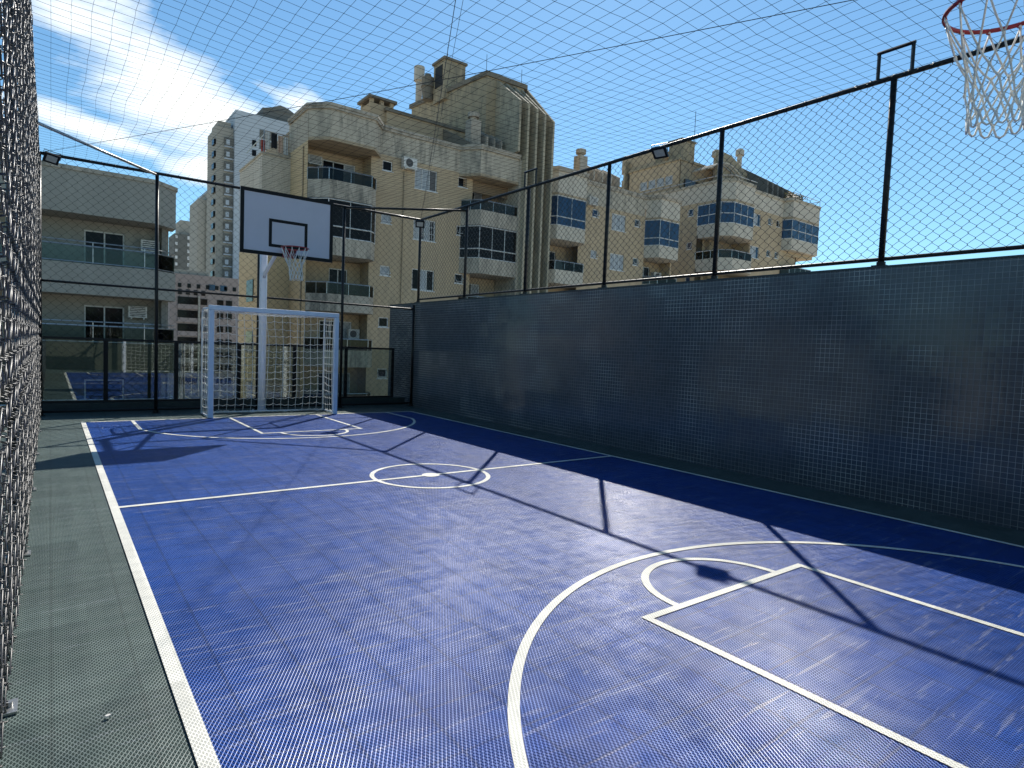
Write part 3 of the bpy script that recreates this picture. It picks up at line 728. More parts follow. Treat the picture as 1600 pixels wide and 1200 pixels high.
def window(parent, to, u0, u1, z0, z1, style='big', inset=.06, mats=None, sashes=None):
    f = MB(); w = .05
    tbox(f, to, u0, u1, -inset-.04, -inset, z0, z0+w); tbox(f, to, u0, u1, -inset-.04, -inset, z1-w, z1)
    tbox(f, to, u0, u0+w, -inset-.04, -inset, z0+w, z1-w); tbox(f, to, u1-w, u1, -inset-.04, -inset, z0+w, z1-w)
    ns = sashes or {'big': 3, 'small': 1, 'door': 2, 'bars': 4}[style]
    for i in range(1, ns):
        c = u0+(u1-u0)*i/ns; tbox(f, to, c-.022, c+.022, -inset-.04, -inset+.004, z0+w, z1-w)
    if style == 'bars':
        for i in range(1, 12):
            c = u0+(u1-u0)*i/12; tbox(f, to, c-.008, c+.008, -inset+.012, -inset+.028, z0+.03, z1-.03)
        for k in (1, 2): 
            c = z0+(z1-z0)*k/3; tbox(f, to, u0+.05, u1-.05, -inset+.028, -inset+.04, c-.01, c+.01)
    if style != 'door': tbox(f, to, u0-.05, u1+.05, .0, .035, z0-.05, z0-.005)
    win = f.build('door' if style == 'door' else 'window', 'frame_white', parent)
    for i in range(ns):
        a, b = u0+(u1-u0)*i/ns, u0+(u1-u0)*(i+1)/ns
        p = MB(); tbox(p, to, a+.03, b-.03, -inset-.03, -inset-.02, z0+w, z1-w)
        mt = mats[i % len(mats)] if mats else rnd.choice(['pane_dark', 'pane_dark', 'curtain'])
        p.build('pane', mt, win)
        if mt == 'slats':
            pass
    if style == 'small' and rnd.random() < .7:      # tilted top-hung sash
        s = MB(); a, b = u0+.03, u1-.03
        pts = [to(a, -inset+.01, z1-.05), to(b, -inset+.01, z1-.05), to(b, .14, z0+.10), to(a, .14, z0+.10)]
        s.tube([pts[0], pts[1], pts[2], pts[3]], .018, 4, closed=True); s.build('open_sash', 'frame_white', win)
    return win
def ac_unit(parent, to, u, z, w=.78, h=.55, box=False):
    m = MB(); tbox(m, to, u, u+w, .05, .36, z, z+h)
    for k in (u+.08, u+w-.12): tbox(m, to, k, k+.04, 0, .38, z-.06, z-.002)
    a = m.build('air_conditioner', 'ac_white', parent)
    g = MB(); cx, cz, rr = u+w*.42, z+h/2, h*.38
    if box:
        for i in range(6): tbox(g, to, u+.05, u+w-.05, .361, .372, z+.05+i*h*.15, z+.05+i*h*.15+.03)
    else:
        pts = [to(cx+rr*math.cos(t), .366, cz+rr*math.sin(t)) for t in np.linspace(0, 6.283, 25)[:-1]]
        g.poly(pts); 
        for k in (.55, .8): g.tube([to(cx+rr*k*math.cos(t), .372, cz+rr*k*math.sin(t)) for t in np.linspace(0, 6.283, 17)[:-1]], .012, 4, closed=True)
    g.build('fan_grille', 'slats', a)
def bay(parent, line, back, x0, x1, zb, ph, rh, top, kind, wallmat='tan', cheeks=(True, True), glassmat='pane_dark', conc='concrete', doors=None, blind=False, side=None):
    """one storey of a balcony bay. line = outer plan polyline left to right; back = back wall Y; zb underside of slab;
       ph parapet height above underside, rh top of railing, top = ceiling z; kind open/glazed"""
    full = list(line)+[(line[-1][0], back), (line[0][0], back)]
    bl = MB(); bl.prism(full, zb, zb+.22); bl.strip(line, zb+.22, zb+ph, .13)
    b = bl.build('balcony', conc, parent)
    ins = [(x, y+.03) for x, y in line]
    if kind == 'open':
        MB().strip(ins, zb+ph+.005, zb+rh-.03, .02).build('railing_glass', 'rail_glass', b)
        m = MB()
        for i in range(len(ins)-1): m.tube([(*ins[i], zb+rh), (*ins[i+1], zb+rh)], .028, 6)
        for i, p in enumerate(ins):
            m.tube([(p[0], p[1]+.01, zb+ph), (p[0], p[1]+.01, zb+rh)], .02, 6)
        for i in range(len(ins)-1):
            a, c = Vector(ins[i]), Vector(ins[i+1]); n = int((c-a).length//1.1)
            for k in range(1, n+1):
                q_ = a.lerp(c, k/(n+1)); m.tube([(q_.x, q_.y+.01, zb+ph), (q_.x, q_.y+.01, zb+rh)], .016, 6)
        m.build('handrail', 'alu', b)
    else:
        MB().strip(ins, zb+ph+.005, top, .03).build('glazing', glassmat, b)
        m = MB()
        for i in range(len(ins)-1):
            for z, r in ((zb+ph+.03, .03), (zb+rh, .032), (top-.03, .03)): m.tube([(ins[i][0], ins[i][1]-.012, z), (ins[i+1][0], ins[i+1][1]-.012, z)], r, 4)
            a, c = Vector(ins[i]), Vector(ins[i+1]); n = max(1, int(round((c-a).length/1.05)))
            for k in range(n+1):
                q_ = a.lerp(c, k/n); m.tube([(q_.x, q_.y-.012, zb+ph), (q_.x, q_.y-.012, top)], .016 if k % 2 else .024, 4)
        m.build('glazing_frame', 'frame_white', b)
    # back wall of the recess with a door
    fz = zb+.22
    if kind == 'open' and doors is not None:
        hs = [(a, c, fz+.02, fz+2.12) for a, c in doors]
        facade(x0, x1, zb, top, hs, front(back)).build('recess_wall', wallmat, parent)
        for (a, c, z0_, z1_) in hs: window(parent, front(back), a, c, z0_, z1_, 'door', sashes=max(2, int((c-a)/.55)), mats=['pane_dark', 'pane_dark', 'curtain'] if not blind else ['curtain', 'pane_dark'])
    else:
        MB().box(x0, x1, back, back+.1, zb, top).build('recess_wall', wallmat, parent)
PITCH = 2.73
AY = 30.5
A = thing('apartment_building', 'long beige apartment block with white balconies, stained roof fins and tall penthouse', 'building', (20, AY, -14))
fA = front(AY)
# --- wing 1 facade, between the first and second bays
def floors(z_top, n): return [z_top - PITCH*k for k in range(n)]
holes = []; wins = []
NF = 9
for k in range(NF):
    dz = -PITCH*k
    wins.append((13.94, 14.50, 10.58+dz, 11.10+dz, 'small', None)); wins.append((15.83, 17.20, 10.0+dz, 11.14+dz, 'bars' if k == 1 else 'big', ['curtain', 'curtain', 'slats'] if k == 0 else (['pane_dark', 'curtain', 'pane_dark'] if k == 2 else ['curtain', 'pane_dark', 'curtain', 'pane_dark'])))
    wins.append((18.58-.02*k, 19.15-.02*k, 10.6+dz, 11.15+dz, 'small', None))
def wall_and_windows(parent, to, u0, u1, z0, z1, wins, mat):
    facade(u0, u1, z0, z1, [w[:4] for w in wins], to).build('wall', mat, parent)
    for w in wins: window(parent, to, *w[:4], w[4], mats=w[5])
wall_and_windows(A, fA, 13.36, 19.55, -13.5, 11.36, [w for w in wins], 'tan')
MB().box(13.37, 19.5, AY-.02, AY+.14, 11.361, 12.62).build('frieze', 'cream', A)
# drain pipes
for x in (15.05, 17.9): pass
MB().tube([(15.18, AY-.05, -13), (15.18, AY-.05, 10.7)], .035, 6).build('drain_pipe', 'tan_dark', A)
MB().tube([(9.93, 30.9, -13), (9.93, 30.9, 11.0)], .035, 6).build('drain_pipe', 'tan_dark', A)
# cores
MB().box(10.0, 24.5, AY+1.2, 38, -13.9, 12.35).build('core', 'tan_dark', A)
MB().box(24.5, 37.65, AY+1.2, 38, -13.9, 12.35).build('core', 'tan_dark', A)
MB().box(13.4, 19.4, AY+.3, AY+1.2, 12.2, 12.34).build('roof_slab', 'concrete', A)
# left side wall of the first bay
MB().quad((9.968, 30.32, -13.9), (9.968, 33.0, -13.9), (9.968, 33.0, 11.148), (9.968, 30.32, 11.148)).build('side_wall', 'tan_side_lit', A)
MB().box(9.962, 10.1, 30.33, 33.3, 11.149, 12.6).build('frieze', 'cream', A)
# lower wing to the left
lw = MB(); lw.box(8.57, 9.97, 33.0, 37.5, -13.9, 8.75); lw.build('wing_wall', 'tan_side_lit', A)
MB().box(8.55, 9.975, 32.98, 37.5, 8.751, 10.8).build('frieze', 'cream_clean', A)
MB().box(8.50, 9.976, 32.93, 37.5, 10.801, 10.9).build('cornice', 'cream', A)
for k in range(4):
    z = 6.2-PITCH*k
    w = MB(); w.box(8.52, 8.545, 34.3, 35.6, z, z+1.15); w.build('window', 'pane_dark', A)
# bays of wing 1
lineA = [(9.98, 30.3), (10.75, 29.5), (12.95, 29.5), (13.36, 29.95), (13.36, 30.5)]
for k in range(NF):
    zb = 8.45-PITCH*k; kind = 'glazed' if k in (1, 5) else 'open'
    bay(A, lineA, 31.6, 10.1, 13.3, zb, .85, 1.40, zb+PITCH-.03, kind, glassmat='pane_dark', doors=[(11.15, 12.9)] if k != 2 else [(11.6, 12.6)])
MB().box(13.30, 13.36, 30.5, 31.6, -13.9, 11.15).build('cheek_wall', 'tan', A)
ac_unit(A, front(31.6), 10.3, 10.35, .7, .42, True); ac_unit(A, front(31.6), 12.6, 10.25-PITCH*3-.35, .6, .5, False)
ac_unit(A, fA, 14.98, 10.86, .78, .56)
top = [(9.98, 30.3), (10.75, 29.5), (13.04, 29.5), (13.84, 30.5)]
full = top+[(13.84, 31.6), (9.98, 31.6)]
MB().prism(full, 11.15, 11.30).build('soffit', 'tan_dark', A)
MB().strip(top, 11.301, 12.62, .15).build('frieze', 'cream', A)
def cornice(line, z, mat='concrete', h=.26, out=.10):
    m = MB(); L = [Vector(p) for p in line]
    off = []
    for i, p in enumerate(L):
        ns = []
        if i > 0: d_ = (p-L[i-1]).normalized(); ns.append(Vector((d_.y, -d_.x)))
        if i < len(L)-1: d_ = (L[i+1]-p).normalized(); ns.append(Vector((d_.y, -d_.x)))
        nv = sum(ns, Vector((0, 0))).normalized(); off.append(p+nv*out/max(.5, nv.dot(ns[0])))
    m.strip([tuple(p) for p in off], z, z+h*.45, .3); 
    off2 = [o+(o-p)*.4 for o, p in zip(off, L)]
    m.strip([tuple(p) for p in off2], z+h*.45+.002, z+h, .38)
    return m.build('cornice', mat, A if mat != 'x' else None)
cornice([(9.98, 33.2), (9.98, 30.3), (10.75, 29.5), (13.04, 29.5), (13.84, 30.5), (18.6, 30.5), (19.4, 29.5), (22.14, 29.5)], 12.60)
# second bay
lineB = [(18.80, 30.5), (19.5, 29.5), (22.14, 29.5), (22.14, 30.5)]
for k in range(NF):
    zb = 8.45-PITCH*k; kind = 'glazed' if k in (1, 4) else 'open'
    bay(A, lineB, 31.6, 18.9, 22.1, zb, .85, 1.40, zb+PITCH-.03, kind, doors=[(19.3, 21.0)])
q = MB()
for i in range(6): q.box(18.95, 22.1, 30.55, 30.58, 10.50+i*.105, 10.585+i*.105)
q.build('roller_shade', 'wood_slats', A)
MB().box(22.10, 22.28, 29.45, 31.6, -13.9, 12.6).build('pilaster', 'cream', A)
MB().prism([(18.6, 30.5), (19.4, 29.5), (22.14, 29.5), (22.14, 31.6), (18.6, 31.6)], 11.15, 11.30).build('soffit', 'tan_dark', A)
MB().strip([(18.6, 30.5), (19.4, 29.5), (22.14, 29.5)], 11.301, 12.62, .15).build('frieze', 'cream', A)
# fin tower between the two wings
MB().box(22.3, 24.5, 30.2, 31.6, -13.9, 15.0).build('stair_tower', 'fin_mat', A)
finx = [21.70, 22.33, 22.96, 23.58, 24.25]
fprof = [(29.05, 15.80), (29.05, 15.75), (29.1, 15.62), (29.05, 15.45), (29.05, 15.2)]
for i, x in enumerate(finx):
    zt = fprof[i][1]; z0 = -13.8 if i else 12.9
    MB().slab([(29.05, z0), (29.05, zt), (31.9, 18.0), (33.0, 18.0), (33.0, 15.0), (31.45, 15.0), (31.45, z0)], 0, x-.07, x+.07).build('fin', 'fin_mat', A)
# penthouse tower
ph = [(20.95, 31.5), (23.75, 31.5), (26.5, 39.2), (19.95, 39.2)]
MB().prism(ph, 12.36, 17.72).build('penthouse', 'stained_light', A)
MB().prism([(20.85, 31.4), (23.95, 31.4), (26.7, 39.35), (19.82, 39.35)], 17.721, 18.0).build('penthouse_roof', 'stained', A)
MB().box(20.86, 20.98, 33.3, 33.7, 12.4, 16.3).build('pilaster', 'tan_dark', A)
# tilted chimney box leaning on the penthouse
def sc(x, z, y0, y1): return x*y1/y0, 1.469+(z-1.469)*y1/y0
ch = MB(); ch.box(20.15, 21.7, 35.2, 36.6, 17.3, 19.75); ch.build('chimney', 'stained_light', A)
MB().box(20.05, 21.8, 35.1, 36.7, 19.751, 19.9).build('chimney_cap', 'stained', A)
MB().box(20.12, 20.149, 35.45, 36.35, 18.2, 19.5).build('chimney_opening', 'dark_void', A)
MB().tube([(19.9, 36.9, 17.6), (19.9, 36.9, 19.0)], [.34, .42], 12).tube([(19.9, 36.9, 18.4), (19.9, 36.9, 19.25)], [.45, .2], 12).build('water_tank', 'stained', A)
q = MB(); q.tube([(20.35, 39.0, 17.5), (20.35, 39.0, 19.6)], .22, 12); q.tube([(20.35, 39.0, 19.6), (20.35, 39.0, 20.55)], .36, 12); q.build('flue', 'cream_clean', A, smooth=False)
# terrace parapet box and small chimney on wing 1
MB().box(15.25, 20.9, 33.0, 36.0, 12.36, 14.62).build('terrace_block', 'tan', A)
MB().box(15.15, 20.9, 32.9, 36.1, 14.621, 14.80).build('coping', 'stained', A)
sc_ = MB().box(14.35, 15.75, 33.2, 34.6, 12.36, 14.95); sc_.build('chimney', 'tan', A)
MB().box(14.2, 15.9, 33.05, 34.75, 15.18, 15.32).build('chimney_cap', 'stained', A)
q = MB()
for x, y in ((14.45, 33.3), (15.05, 33.3), (15.65, 33.3), (14.45, 34.5), (15.65, 34.5)): MB().box(x-.1, x+.1, y-.1, y+.1, 14.951, 15.179).build('chimney_post', 'tan', A)
# terrace stack with round vent pot, and the row of slanted terrace fins
def terrace(xs_, x_stack, zb, ztop, mat='concrete'):
    MB().box(x_stack-.34, x_stack+.34, 30.35, 30.95, zb, ztop+.55).build('vent_stack', mat, A)
    MB().tube([(x_stack, 30.65, ztop+.55), (x_stack, 30.65, ztop+.72), (x_stack, 30.65, ztop+.73), (x_stack, 30.65, ztop+.98), (x_stack, 30.65, ztop+1.05)], [.20, .20, .34, .34, .15], 16).build('vent_pot', mat, A)
    for x in xs_:
        MB().slab([(30.25, zb), (30.25, ztop-.25), (31.9, ztop+.62), (31.9, zb)], 0, x-.06, x+.06).build('terrace_fin', mat, A)
terrace([20.30, 20.80, 21.30], 19.55, 12.86, 13.95)
terrace([28.9, 29.7, 30.5, 31.3], 28.0, 12.90, 13.75)
MB().box(19.6, 22.2, 30.9, 31.0, 12.86, 13.3).build('terrace_wall', 'stained', A)
MB().slab([(30.2, 12.86), (30.2, 13.1), (33.0, 14.5), (33.0, 12.86)], 0, 18.9, 19.1).build('ramp_wall', 'stained', A)
q = MB()
for (x, y, z, h) in ((20.95, 31.6, 18.0, 1.0), (23.6, 31.6, 18.0, .9), (20.5, 35.5, 19.9, .8)): q.tube([(x, y, z), (x, y, z+h)], .015, 5)
q.build('lightning_rods', 'dark_void', A)
# --- wing 2
w2 = []
for k in range(NF):
    dz = -PITCH*k
    w2 += [(29.13, 29.70, 10.58+dz, 11.10+dz, 'small', ['pane_blue'] if k == 0 else None), (31.0, 32.38, 10.0+dz, 11.12+dz, 'big', ['curtain', 'curtain', 'curtain']), (33.72-.02*k, 34.30-.02*k+.0, 10.55+dz, 11.08+dz, 'small', ['pane_smoke'])]
lineC = [(24.62, 30.5), (25.2, 29.5), (27.6, 29.5), (27.95, 29.9), (27.95, 30.5)]
lineD = [(34.4, 30.5), (34.9, 29.5), (37.0, 29.5), (37.65, 30.1), (37.65, 30.6)]
w2 = [w for w in w2 if w[0] < 33]+[(33.3, 33.85, w[2], w[3], w[4], w[5]) for w in w2 if w[0] > 33]
wall_and_windows(A, fA, 27.95, 34.4, -13.5, 11.36, w2, 'tan')
MB().box(28.0, 34.3, AY-.02, AY+.14, 11.361, 12.62).build('frieze', 'cream', A)
ac_unit(A, fA, 28.5, 11.25, .75, .5, True)
for k in range(NF):
    zb = 8.45-PITCH*k; kind = 'glazed' if k in (0, 3) else 'open'
    bay(A, lineC, 31.6, 24.7, 27.9, zb, .85, 1.40, zb+PITCH-.03, kind, glassmat='pane_blue', doors=[(25.4, 27.0)], conc='cream_clean')
    bay(A, lineD, 31.6, 34.5, 37.6, zb, .85, 1.40, zb+PITCH-.03, kind, glassmat='pane_blue', doors=[(35.2, 36.4)], conc='cream_clean', blind=True)
ac_unit(A, front(31.6), 36.55, 10.35-PITCH-.5, .8, .6)
for ln_ in (lineC, lineD):
    t2 = list(ln_)
    MB().prism(t2+[(t2[-1][0], 31.6), (t2[0][0], 31.6)], 11.15, 11.30).build('soffit', 'tan_dark', A)
    MB().strip(t2, 11.301, 12.62, .15).build('frieze', 'cream_clean', A)
cornice([(24.3, 30.0), (24.62, 30.5), (25.2, 29.5), (27.6, 29.5), (27.95, 29.9), (27.95, 30.5), (34.4, 30.5), (34.9, 29.5), (37.0, 29.5), (37.65, 30.1), (37.65, 33)], 12.60)
MB().box(37.5, 37.66, 30.6, 38, -13.9, 12.6).build('side_wall', 'tan', A)
MB().box(24.45, 24.62, 30.3, 31.6, -13.9, 12.6).build('pilaster', 'cream_clean', A)

# laundry on the roof of the low wing
lx0, lx1, ly = 8.75, 9.95, 33.4
ld = thing('clothes_rack', 'metal clothes line frame with washing on the low beige roof by the tower', 'clothes rack', (9.3, ly, 10.9))
MB().tube([(8.65, 33.1, 10.9), (8.75, 33.4, 12.1), (9.96, 33.4, 12.1)], .025, 6).tube([(8.1, 34.2, 11.0), (8.75, 33.4, 11.9)], .025, 6).build('rack_frame', 'alu', ld)
def cloth(x0, x1, z0, z1, mat, label):
    m = MB(); n = 6
    P = [[(x0+(x1-x0)*i/n, ly-.03+.03*math.sin(i*1.7+x0*9), z1+(z0-z1)*j/4+rnd.uniform(-.02, .02)*(j == 4)) for i in range(n+1)] for j in range(5)]
    for j in range(4):
        for i in range(n): m.quad(P[j][i], P[j][i+1], P[j+1][i+1], P[j+1][i])
    o = m.build('garment', mat, origin=((x0+x1)/2, ly, z0)); tag(o, label, 'garment', 'washing hung on the roof line')
    s = o.modifiers.new('thickness', 'SOLIDIFY'); s.thickness = .01
cloth(8.80, 9.05, 11.2, 12.05, 'cloth_white', 'white cloth hanging leftmost on the roof clothes line')
cloth(9.10, 9.38, 11.3, 12.05, 'cloth_black', 'black cloth hanging in the middle of the roof clothes line')
cloth(9.42, 9.66, 11.15, 12.0, 'cloth_peach', 'peach coloured cloth hanging right of the black cloth')
cloth(9.69, 9.94, 11.1, 12.0, 'cloth_white', 'white cloth hanging rightmost on the roof clothes line')
cloth(8.60, 8.78, 10.95, 11.6, 'cloth_red', 'small red cloth at the left end of the roof line')

# --- building B
B = thing('apartment_building', 'beige corner apartment block with blue glazed balconies at the far right', 'building', (50, 30, -14))
fB = front(30.0); lB = leftface(42.53)
bt = 13.65
wb = []
for k in range(8):
    dz = -2.72*k
    wb += [(46.98, 48.30, 12.68+dz, 13.68+dz, 'big', ['curtain', 'curtain', 'pane_blue']), (49.45, 49.98, 13.05+dz, 13.62+dz, 'small', ['pane_smoke']), (50.75, 51.25, 13.05+dz, 13.62+dz, 'small', ['pane_smoke'])]
facade(46.85, 54.3, -13.5, 14.0, [w[:4] for w in wb], fB).build('wall', 'tan', B)
for w in wb: window(B, fB, *w[:4], w[4], mats=w[5])
wl = [(32.55, 33.05, 13.05-2.72*k, 13.65-2.72*k) for k in range(8)]
facade(32.1, 46.0, -13.5, 14.0, wl, lB).build('side_wall', 'tan', B)
for w in wl: window(B, lB, *w, 'small', mats=['pane_blue'])
MB().box(43.6, 54.0, 31.6, 44, -13.9, 15.3).build('core', 'tan_dark', B)
MB().box(42.51, 42.7, 31.9, 46, 14.001, 15.35).build('frieze', 'cream_clean', B)
MB().box(46.9, 51.7, 29.98, 30.15, 14.001, 15.35).build('frieze', 'cream_clean', B)
lineE = [(42.53, 32.1), (42.53, 29.9), (43.3, 29.2), (46.0, 29.2), (46.85, 29.9), (46.85, 30.05)]
lineF = [(51.65, 30.1), (51.95, 29.2), (56.5, 29.2), (56.95, 29.7), (56.95, 31.5)]
for k in range(8):
    zb = 11.12-2.72*k; kd = 'glazed' if k == 0 else 'open'
    bay(B, lineE, 32.0, 43.2, 46.8, zb, 1.0, 1.78 if kd == 'glazed' else 1.62, zb+2.72-.05, kd, glassmat='pane_blue', conc='cream_clean', doors=[(44.0, 45.4)])
    if k == 0: bay(B, lineF, 31.6, 51.8, 56.9, zb, .98, 1.75, zb+2.72-.05, 'glazed', glassmat='pane_blue', conc='cream_clean', doors=None)
    else:
        bay(B, [(51.65, 30.1), (51.95, 29.2), (55.6, 29.2), (55.6, 31)], 31.6, 51.8, 54.3, zb, .35, 1.3, zb+2.72-.05, 'open', glassmat='pane_blue', conc='cream_clean', doors=[(52.3, 53.4)])
MB().prism([(51.7, 30.0), (56.4, 29.6), (56.4, 31.5), (54.2, 31.6), (51.7, 31.6)], 10.75, 11.115).build('soffit', 'tan', B)
MB().box(46.80, 46.86, 30.05, 32, -13.9, 14.0).build('cheek_wall', 'tan', B)
MB().box(54.15, 54.3, 30.0, 38, -13.9, 14.0).build('side_wall', 'tan', B)
for ln_ in (lineE, lineF):
    MB().prism(list(ln_)+[(ln_[-1][0], 32.1), (ln_[0][0], 32.11)], 13.80, 14.0).build('soffit', 'tan_dark', B)
    MB().strip(ln_, 14.001, 15.35, .16).build('frieze', 'cream_clean', B)
def cornB(line, z):
    o = cornice(line, z, 'cream', .2, .06); o.parent = B; o.location = -rel(B)
cornB([(42.53, 46), (42.53, 29.9), (43.3, 29.2), (46.0, 29.2), (46.85, 29.95), (51.4, 29.95), (51.75, 29.2), (56.5, 29.2), (56.95, 29.7), (56.95, 33)], 15.35)
MB().tube([(42.6, 44, 15.9), (42.6, 30.2, 15.9), (43.4, 29.4, 15.9), (46.5, 29.4, 15.9)], .03, 6).build('roof_railing', 'alu', B)
MB().tube([(52, 29.3, 16.1), (56.8, 29.4, 16.1), (56.8, 32, 16.1)], .03, 6).tube([(56.8, 29.4, 15.5), (56.8, 29.4, 16.1)], .025, 6).tube([(54.4, 29.35, 15.5), (54.4, 29.35, 16.1)], .025, 6).build('roof_railing', 'alu', B)
# penthouse of B
wp = [(35.2+i*.95, 36.0+i*.95, 16.25, 17.0) for i in range(4)]
facade(34.5, 40.2, 15.3, 18.1, wp, leftface(42.9)).build('penthouse_wall', 'tan', B)
for w in wp: window(B, leftface(42.9), *w, 'small', mats=['curtain', 'pane_smoke'])
MB().box(43.05, 49.5, 34.5, 40.2, 15.3, 18.1).build('penthouse', 'tan_dark', B)
MB().box(42.8, 49.6, 34.4, 40.3, 18.101, 18.3).build('penthouse_roof', 'stained_light', B)
MB().box(43.5, 46.0, 34.3, 34.45, 15.4, 16.6).build('window', 'pane_smoke', B)
# arched pergola
q = MB()
for i in range(7):
    y = 32.6+i*.32
    q.tube([(44.6+4.6*t, y, 17.4+.8*math.sin(math.pi*t)) for t in np.linspace(0, 1, 12)], .07, 6)
q.build('arched_pergola', 'cream_clean', B)
MB().box(43.2, 46.0, 37.5, 41.5, 18.31, 19.9).build('tank_room', 'tan', B)
MB().box(44.4, 46.2, 35.6, 37.0, 18.31, 20.4).build('chimney', 'stained_light', B)
MB().box(44.3, 46.3, 35.5, 37.1, 20.401, 20.55).build('chimney_cap', 'stained', B)
for x, y, z1_ in ((47.6, 34.3, 19.3), (50.4, 33.8, 19.9)):
    q = MB(); q.tube([(x, y, 16), (x, y, z1_)], .22, 10); q.tube([(x, y, z1_), (x, y, z1_+.45), (x, y, z1_+.6)], [.38, .38, .2], 12); q.build('flue', 'cream_clean', B)
MB().tube([(46.6, 36, 18), (46.6, 36, 23.5)], .025, 5).build('antenna', 'dark_void', B)
for i in range(8):
    x = 51.0+i*.85
    MB().slab([(31.2, 15.4), (31.2, 17.3-.06*i), (34.0, 19.0-.10*i), (34.0, 15.4)], 0, x-.13, x+.13).build('terrace_fin', 'tower_grey', B)
q = MB().slab([(46.3, 15.4), (46.3, 19.4), (48.3, 19.3), (51.6, 17.9), (51.6, 15.4)], 1, 33.2, 33.4)
q.build('terrace_wall', 'stained_light', B)
for i, y in enumerate((41.0, 42.0, 43.2)):
    MB().box(42.9, 44.4, y, y+.16, 15.4, 17.6-.25*i).build('terrace_fin', 'stained_light', B)
MB().box(42.6, 44.8, 40.5, 40.7, 15.4, 19.2).build('terrace_fin', 'stained_light', B)
for (cx_, lab, mt) in ((53.6, 'small yellowish potted plant on the right building terrace, left of the other one', 'leaf_yellow'), (55.3, 'small green potted plant on the right building terrace near its corner', 'leaf')):
    pl = thing('potted_plant', lab, 'plant', (cx_, 30.6, 15.4), 0, 'plants on the far roof terrace')
    MB().tube([(cx_, 30.6, 15.42), (cx_, 30.6, 15.8)], [.2, .28], 10).build('pot', 'terracotta', pl)
    q = MB()
    for i in range(160):
        a, h, rr_ = rnd.uniform(0, 6.28), rnd.uniform(0, .9), rnd.uniform(.05, .75)
        c = Vector((cx_+rr_*math.cos(a), 30.6+rr_*math.sin(a)*.6, 15.85+h*(1-.4*rr_)))
        dv = Vector((rnd.uniform(-1, 1), rnd.uniform(-1, 1), rnd.uniform(-.2, 1))).normalized()*.17; sv = dv.orthogonal().normalized()*.05
        q.quad(tuple(c-dv), tuple(c+sv), tuple(c+dv), tuple(c-sv))
    q.build('foliage', mt, pl)

# --- building C (grey, left)
Cb = thing('apartment_building', 'pale grey apartment block with deep balconies beyond the left of the court', 'building', (-4, 27, -14))
CX0 = -5.5
lineG = [(CX0, 26.0), (3.07, 26.0), (3.84, 26.75), (3.84, 28.3)]
backC = 27.5
for k in range(6):
    zb = 2.80-PITCH*k
    full = lineG+[(3.84, backC), (CX0, backC)]
    m = MB(); m.prism([(CX0, 26.0), (3.07, 26.0), (3.84, 26.75), (3.84, backC), (CX0, backC)], zb, zb+.2); m.strip(lineG, zb+.2, zb+1.05, .14); b = m.build('balcony', 'grey_wall' if k < 1 else 'dark_olive', Cb)  # lower floors coloured dark to imitate dimming by the tinted guard glass
    ins = [(x, y+.04) for x, y in lineG[:2]]+[(3.80, 26.77), (3.80, backC)]
    MB().strip(ins, zb+1.06, zb+1.64, .015).build('railing_glass', 'clear_glass', b)
    m = MB()
    for i in range(3):
        for z, r_ in ((zb+1.66, .028), (zb+1.80, .02), (zb+1.1, .022)): m.tube([(*ins[i], z), (*ins[i+1], z)], r_, 6)
    for x in np.arange(-5, 3.2, 1.55): m.tube([(x, 26.05, zb+1.05), (x, 26.05, zb+1.8)], .018, 6)
    m.build('handrail', 'alu', b)
    fz = zb+.22
    ds = [(a, a+1.25, fz+.02, fz+2.2) for a in (-4.2, 1.0)]
    facade(CX0, 3.7, zb, zb+PITCH, ds, front(backC)).build('recess_wall', 'grey_wall' if k < 2 else 'dark_olive', Cb)  # same dimming painted into the lower recess walls
    for d_ in ds: window(Cb, front(backC), *d_, 'door', sashes=2, mats=['pane_dark', 'pane_dark'])
    MB().box(3.40, 3.55, 26.9, backC-.01, fz, zb+PITCH).build('side_wall', 'grey_wall2', Cb)
MB().prism([(CX0, 26.0), (3.07, 26.0), (3.84, 26.75), (3.84, backC), (CX0, backC)], 5.53, 5.7).build('soffit', 'grey_wall', Cb)
MB().strip(lineG, 5.701, 6.95, .16).build('parapet', 'grey_wall', Cb)
m = MB(); m.strip([(CX0, 25.95), (3.09, 25.95), (3.90, 26.74), (3.90, 28.3)], 6.951, 7.09, .28); m.build('coping', 'concrete', Cb)
MB().box(CX0, 3.7, backC+.2, 34, -13.9, 6.2).build('core', 'grey_wall2', Cb)
ac_unit(Cb, front(backC), 2.75, 4.55, .6, .5, True); ac_unit(Cb, front(backC), 2.35, 2.12, .6, .42, True)

# --- distant towers
def tower(name, label, x0, x1, y0, depth, z0, z1, mat, grids, roof=None, side=None):
    t = thing(name, label, 'building', ((x0+x1)/2, y0, -14), 0, None)
    MB().box(x0, x1, y0, y0+depth, -14, z1).build('walls', mat, t)
    for (u0, u1, nu, za, zb, nz, w, h, m, frame) in grids:
        for i in range(nu):
            for j in range(nz):
                u = u0+(u1-u0)*(i/(nu-1) if nu > 1 else 0); z = za+(zb-za)*(j/(nz-1) if nz > 1 else 0)
                q = MB(); q.box(u, u+w, y0-.12, y0-.001, z, z+h); q.build('window', m, t)
    return t
t1 = tower('tower_block', 'tall pale grey tower behind the laundry roof, left of the beige block', 37.5, 58, 170, 16, -14, 59.0, 'tower_white',
      [(43.4, 49.2, 2, 50.6, 53.3, 2, 3.4, 2.2, 'tower_grey', 0), (41.6, 41.6, 1, 46.0, 51.0, 3, 1.0, 1.5, 'pane_dark', 0)])
m = MB(); m.box(44.6, 58, 172, 182, 59.0, 62.0); m.build('roof_crown', 'tower_grey', t1)
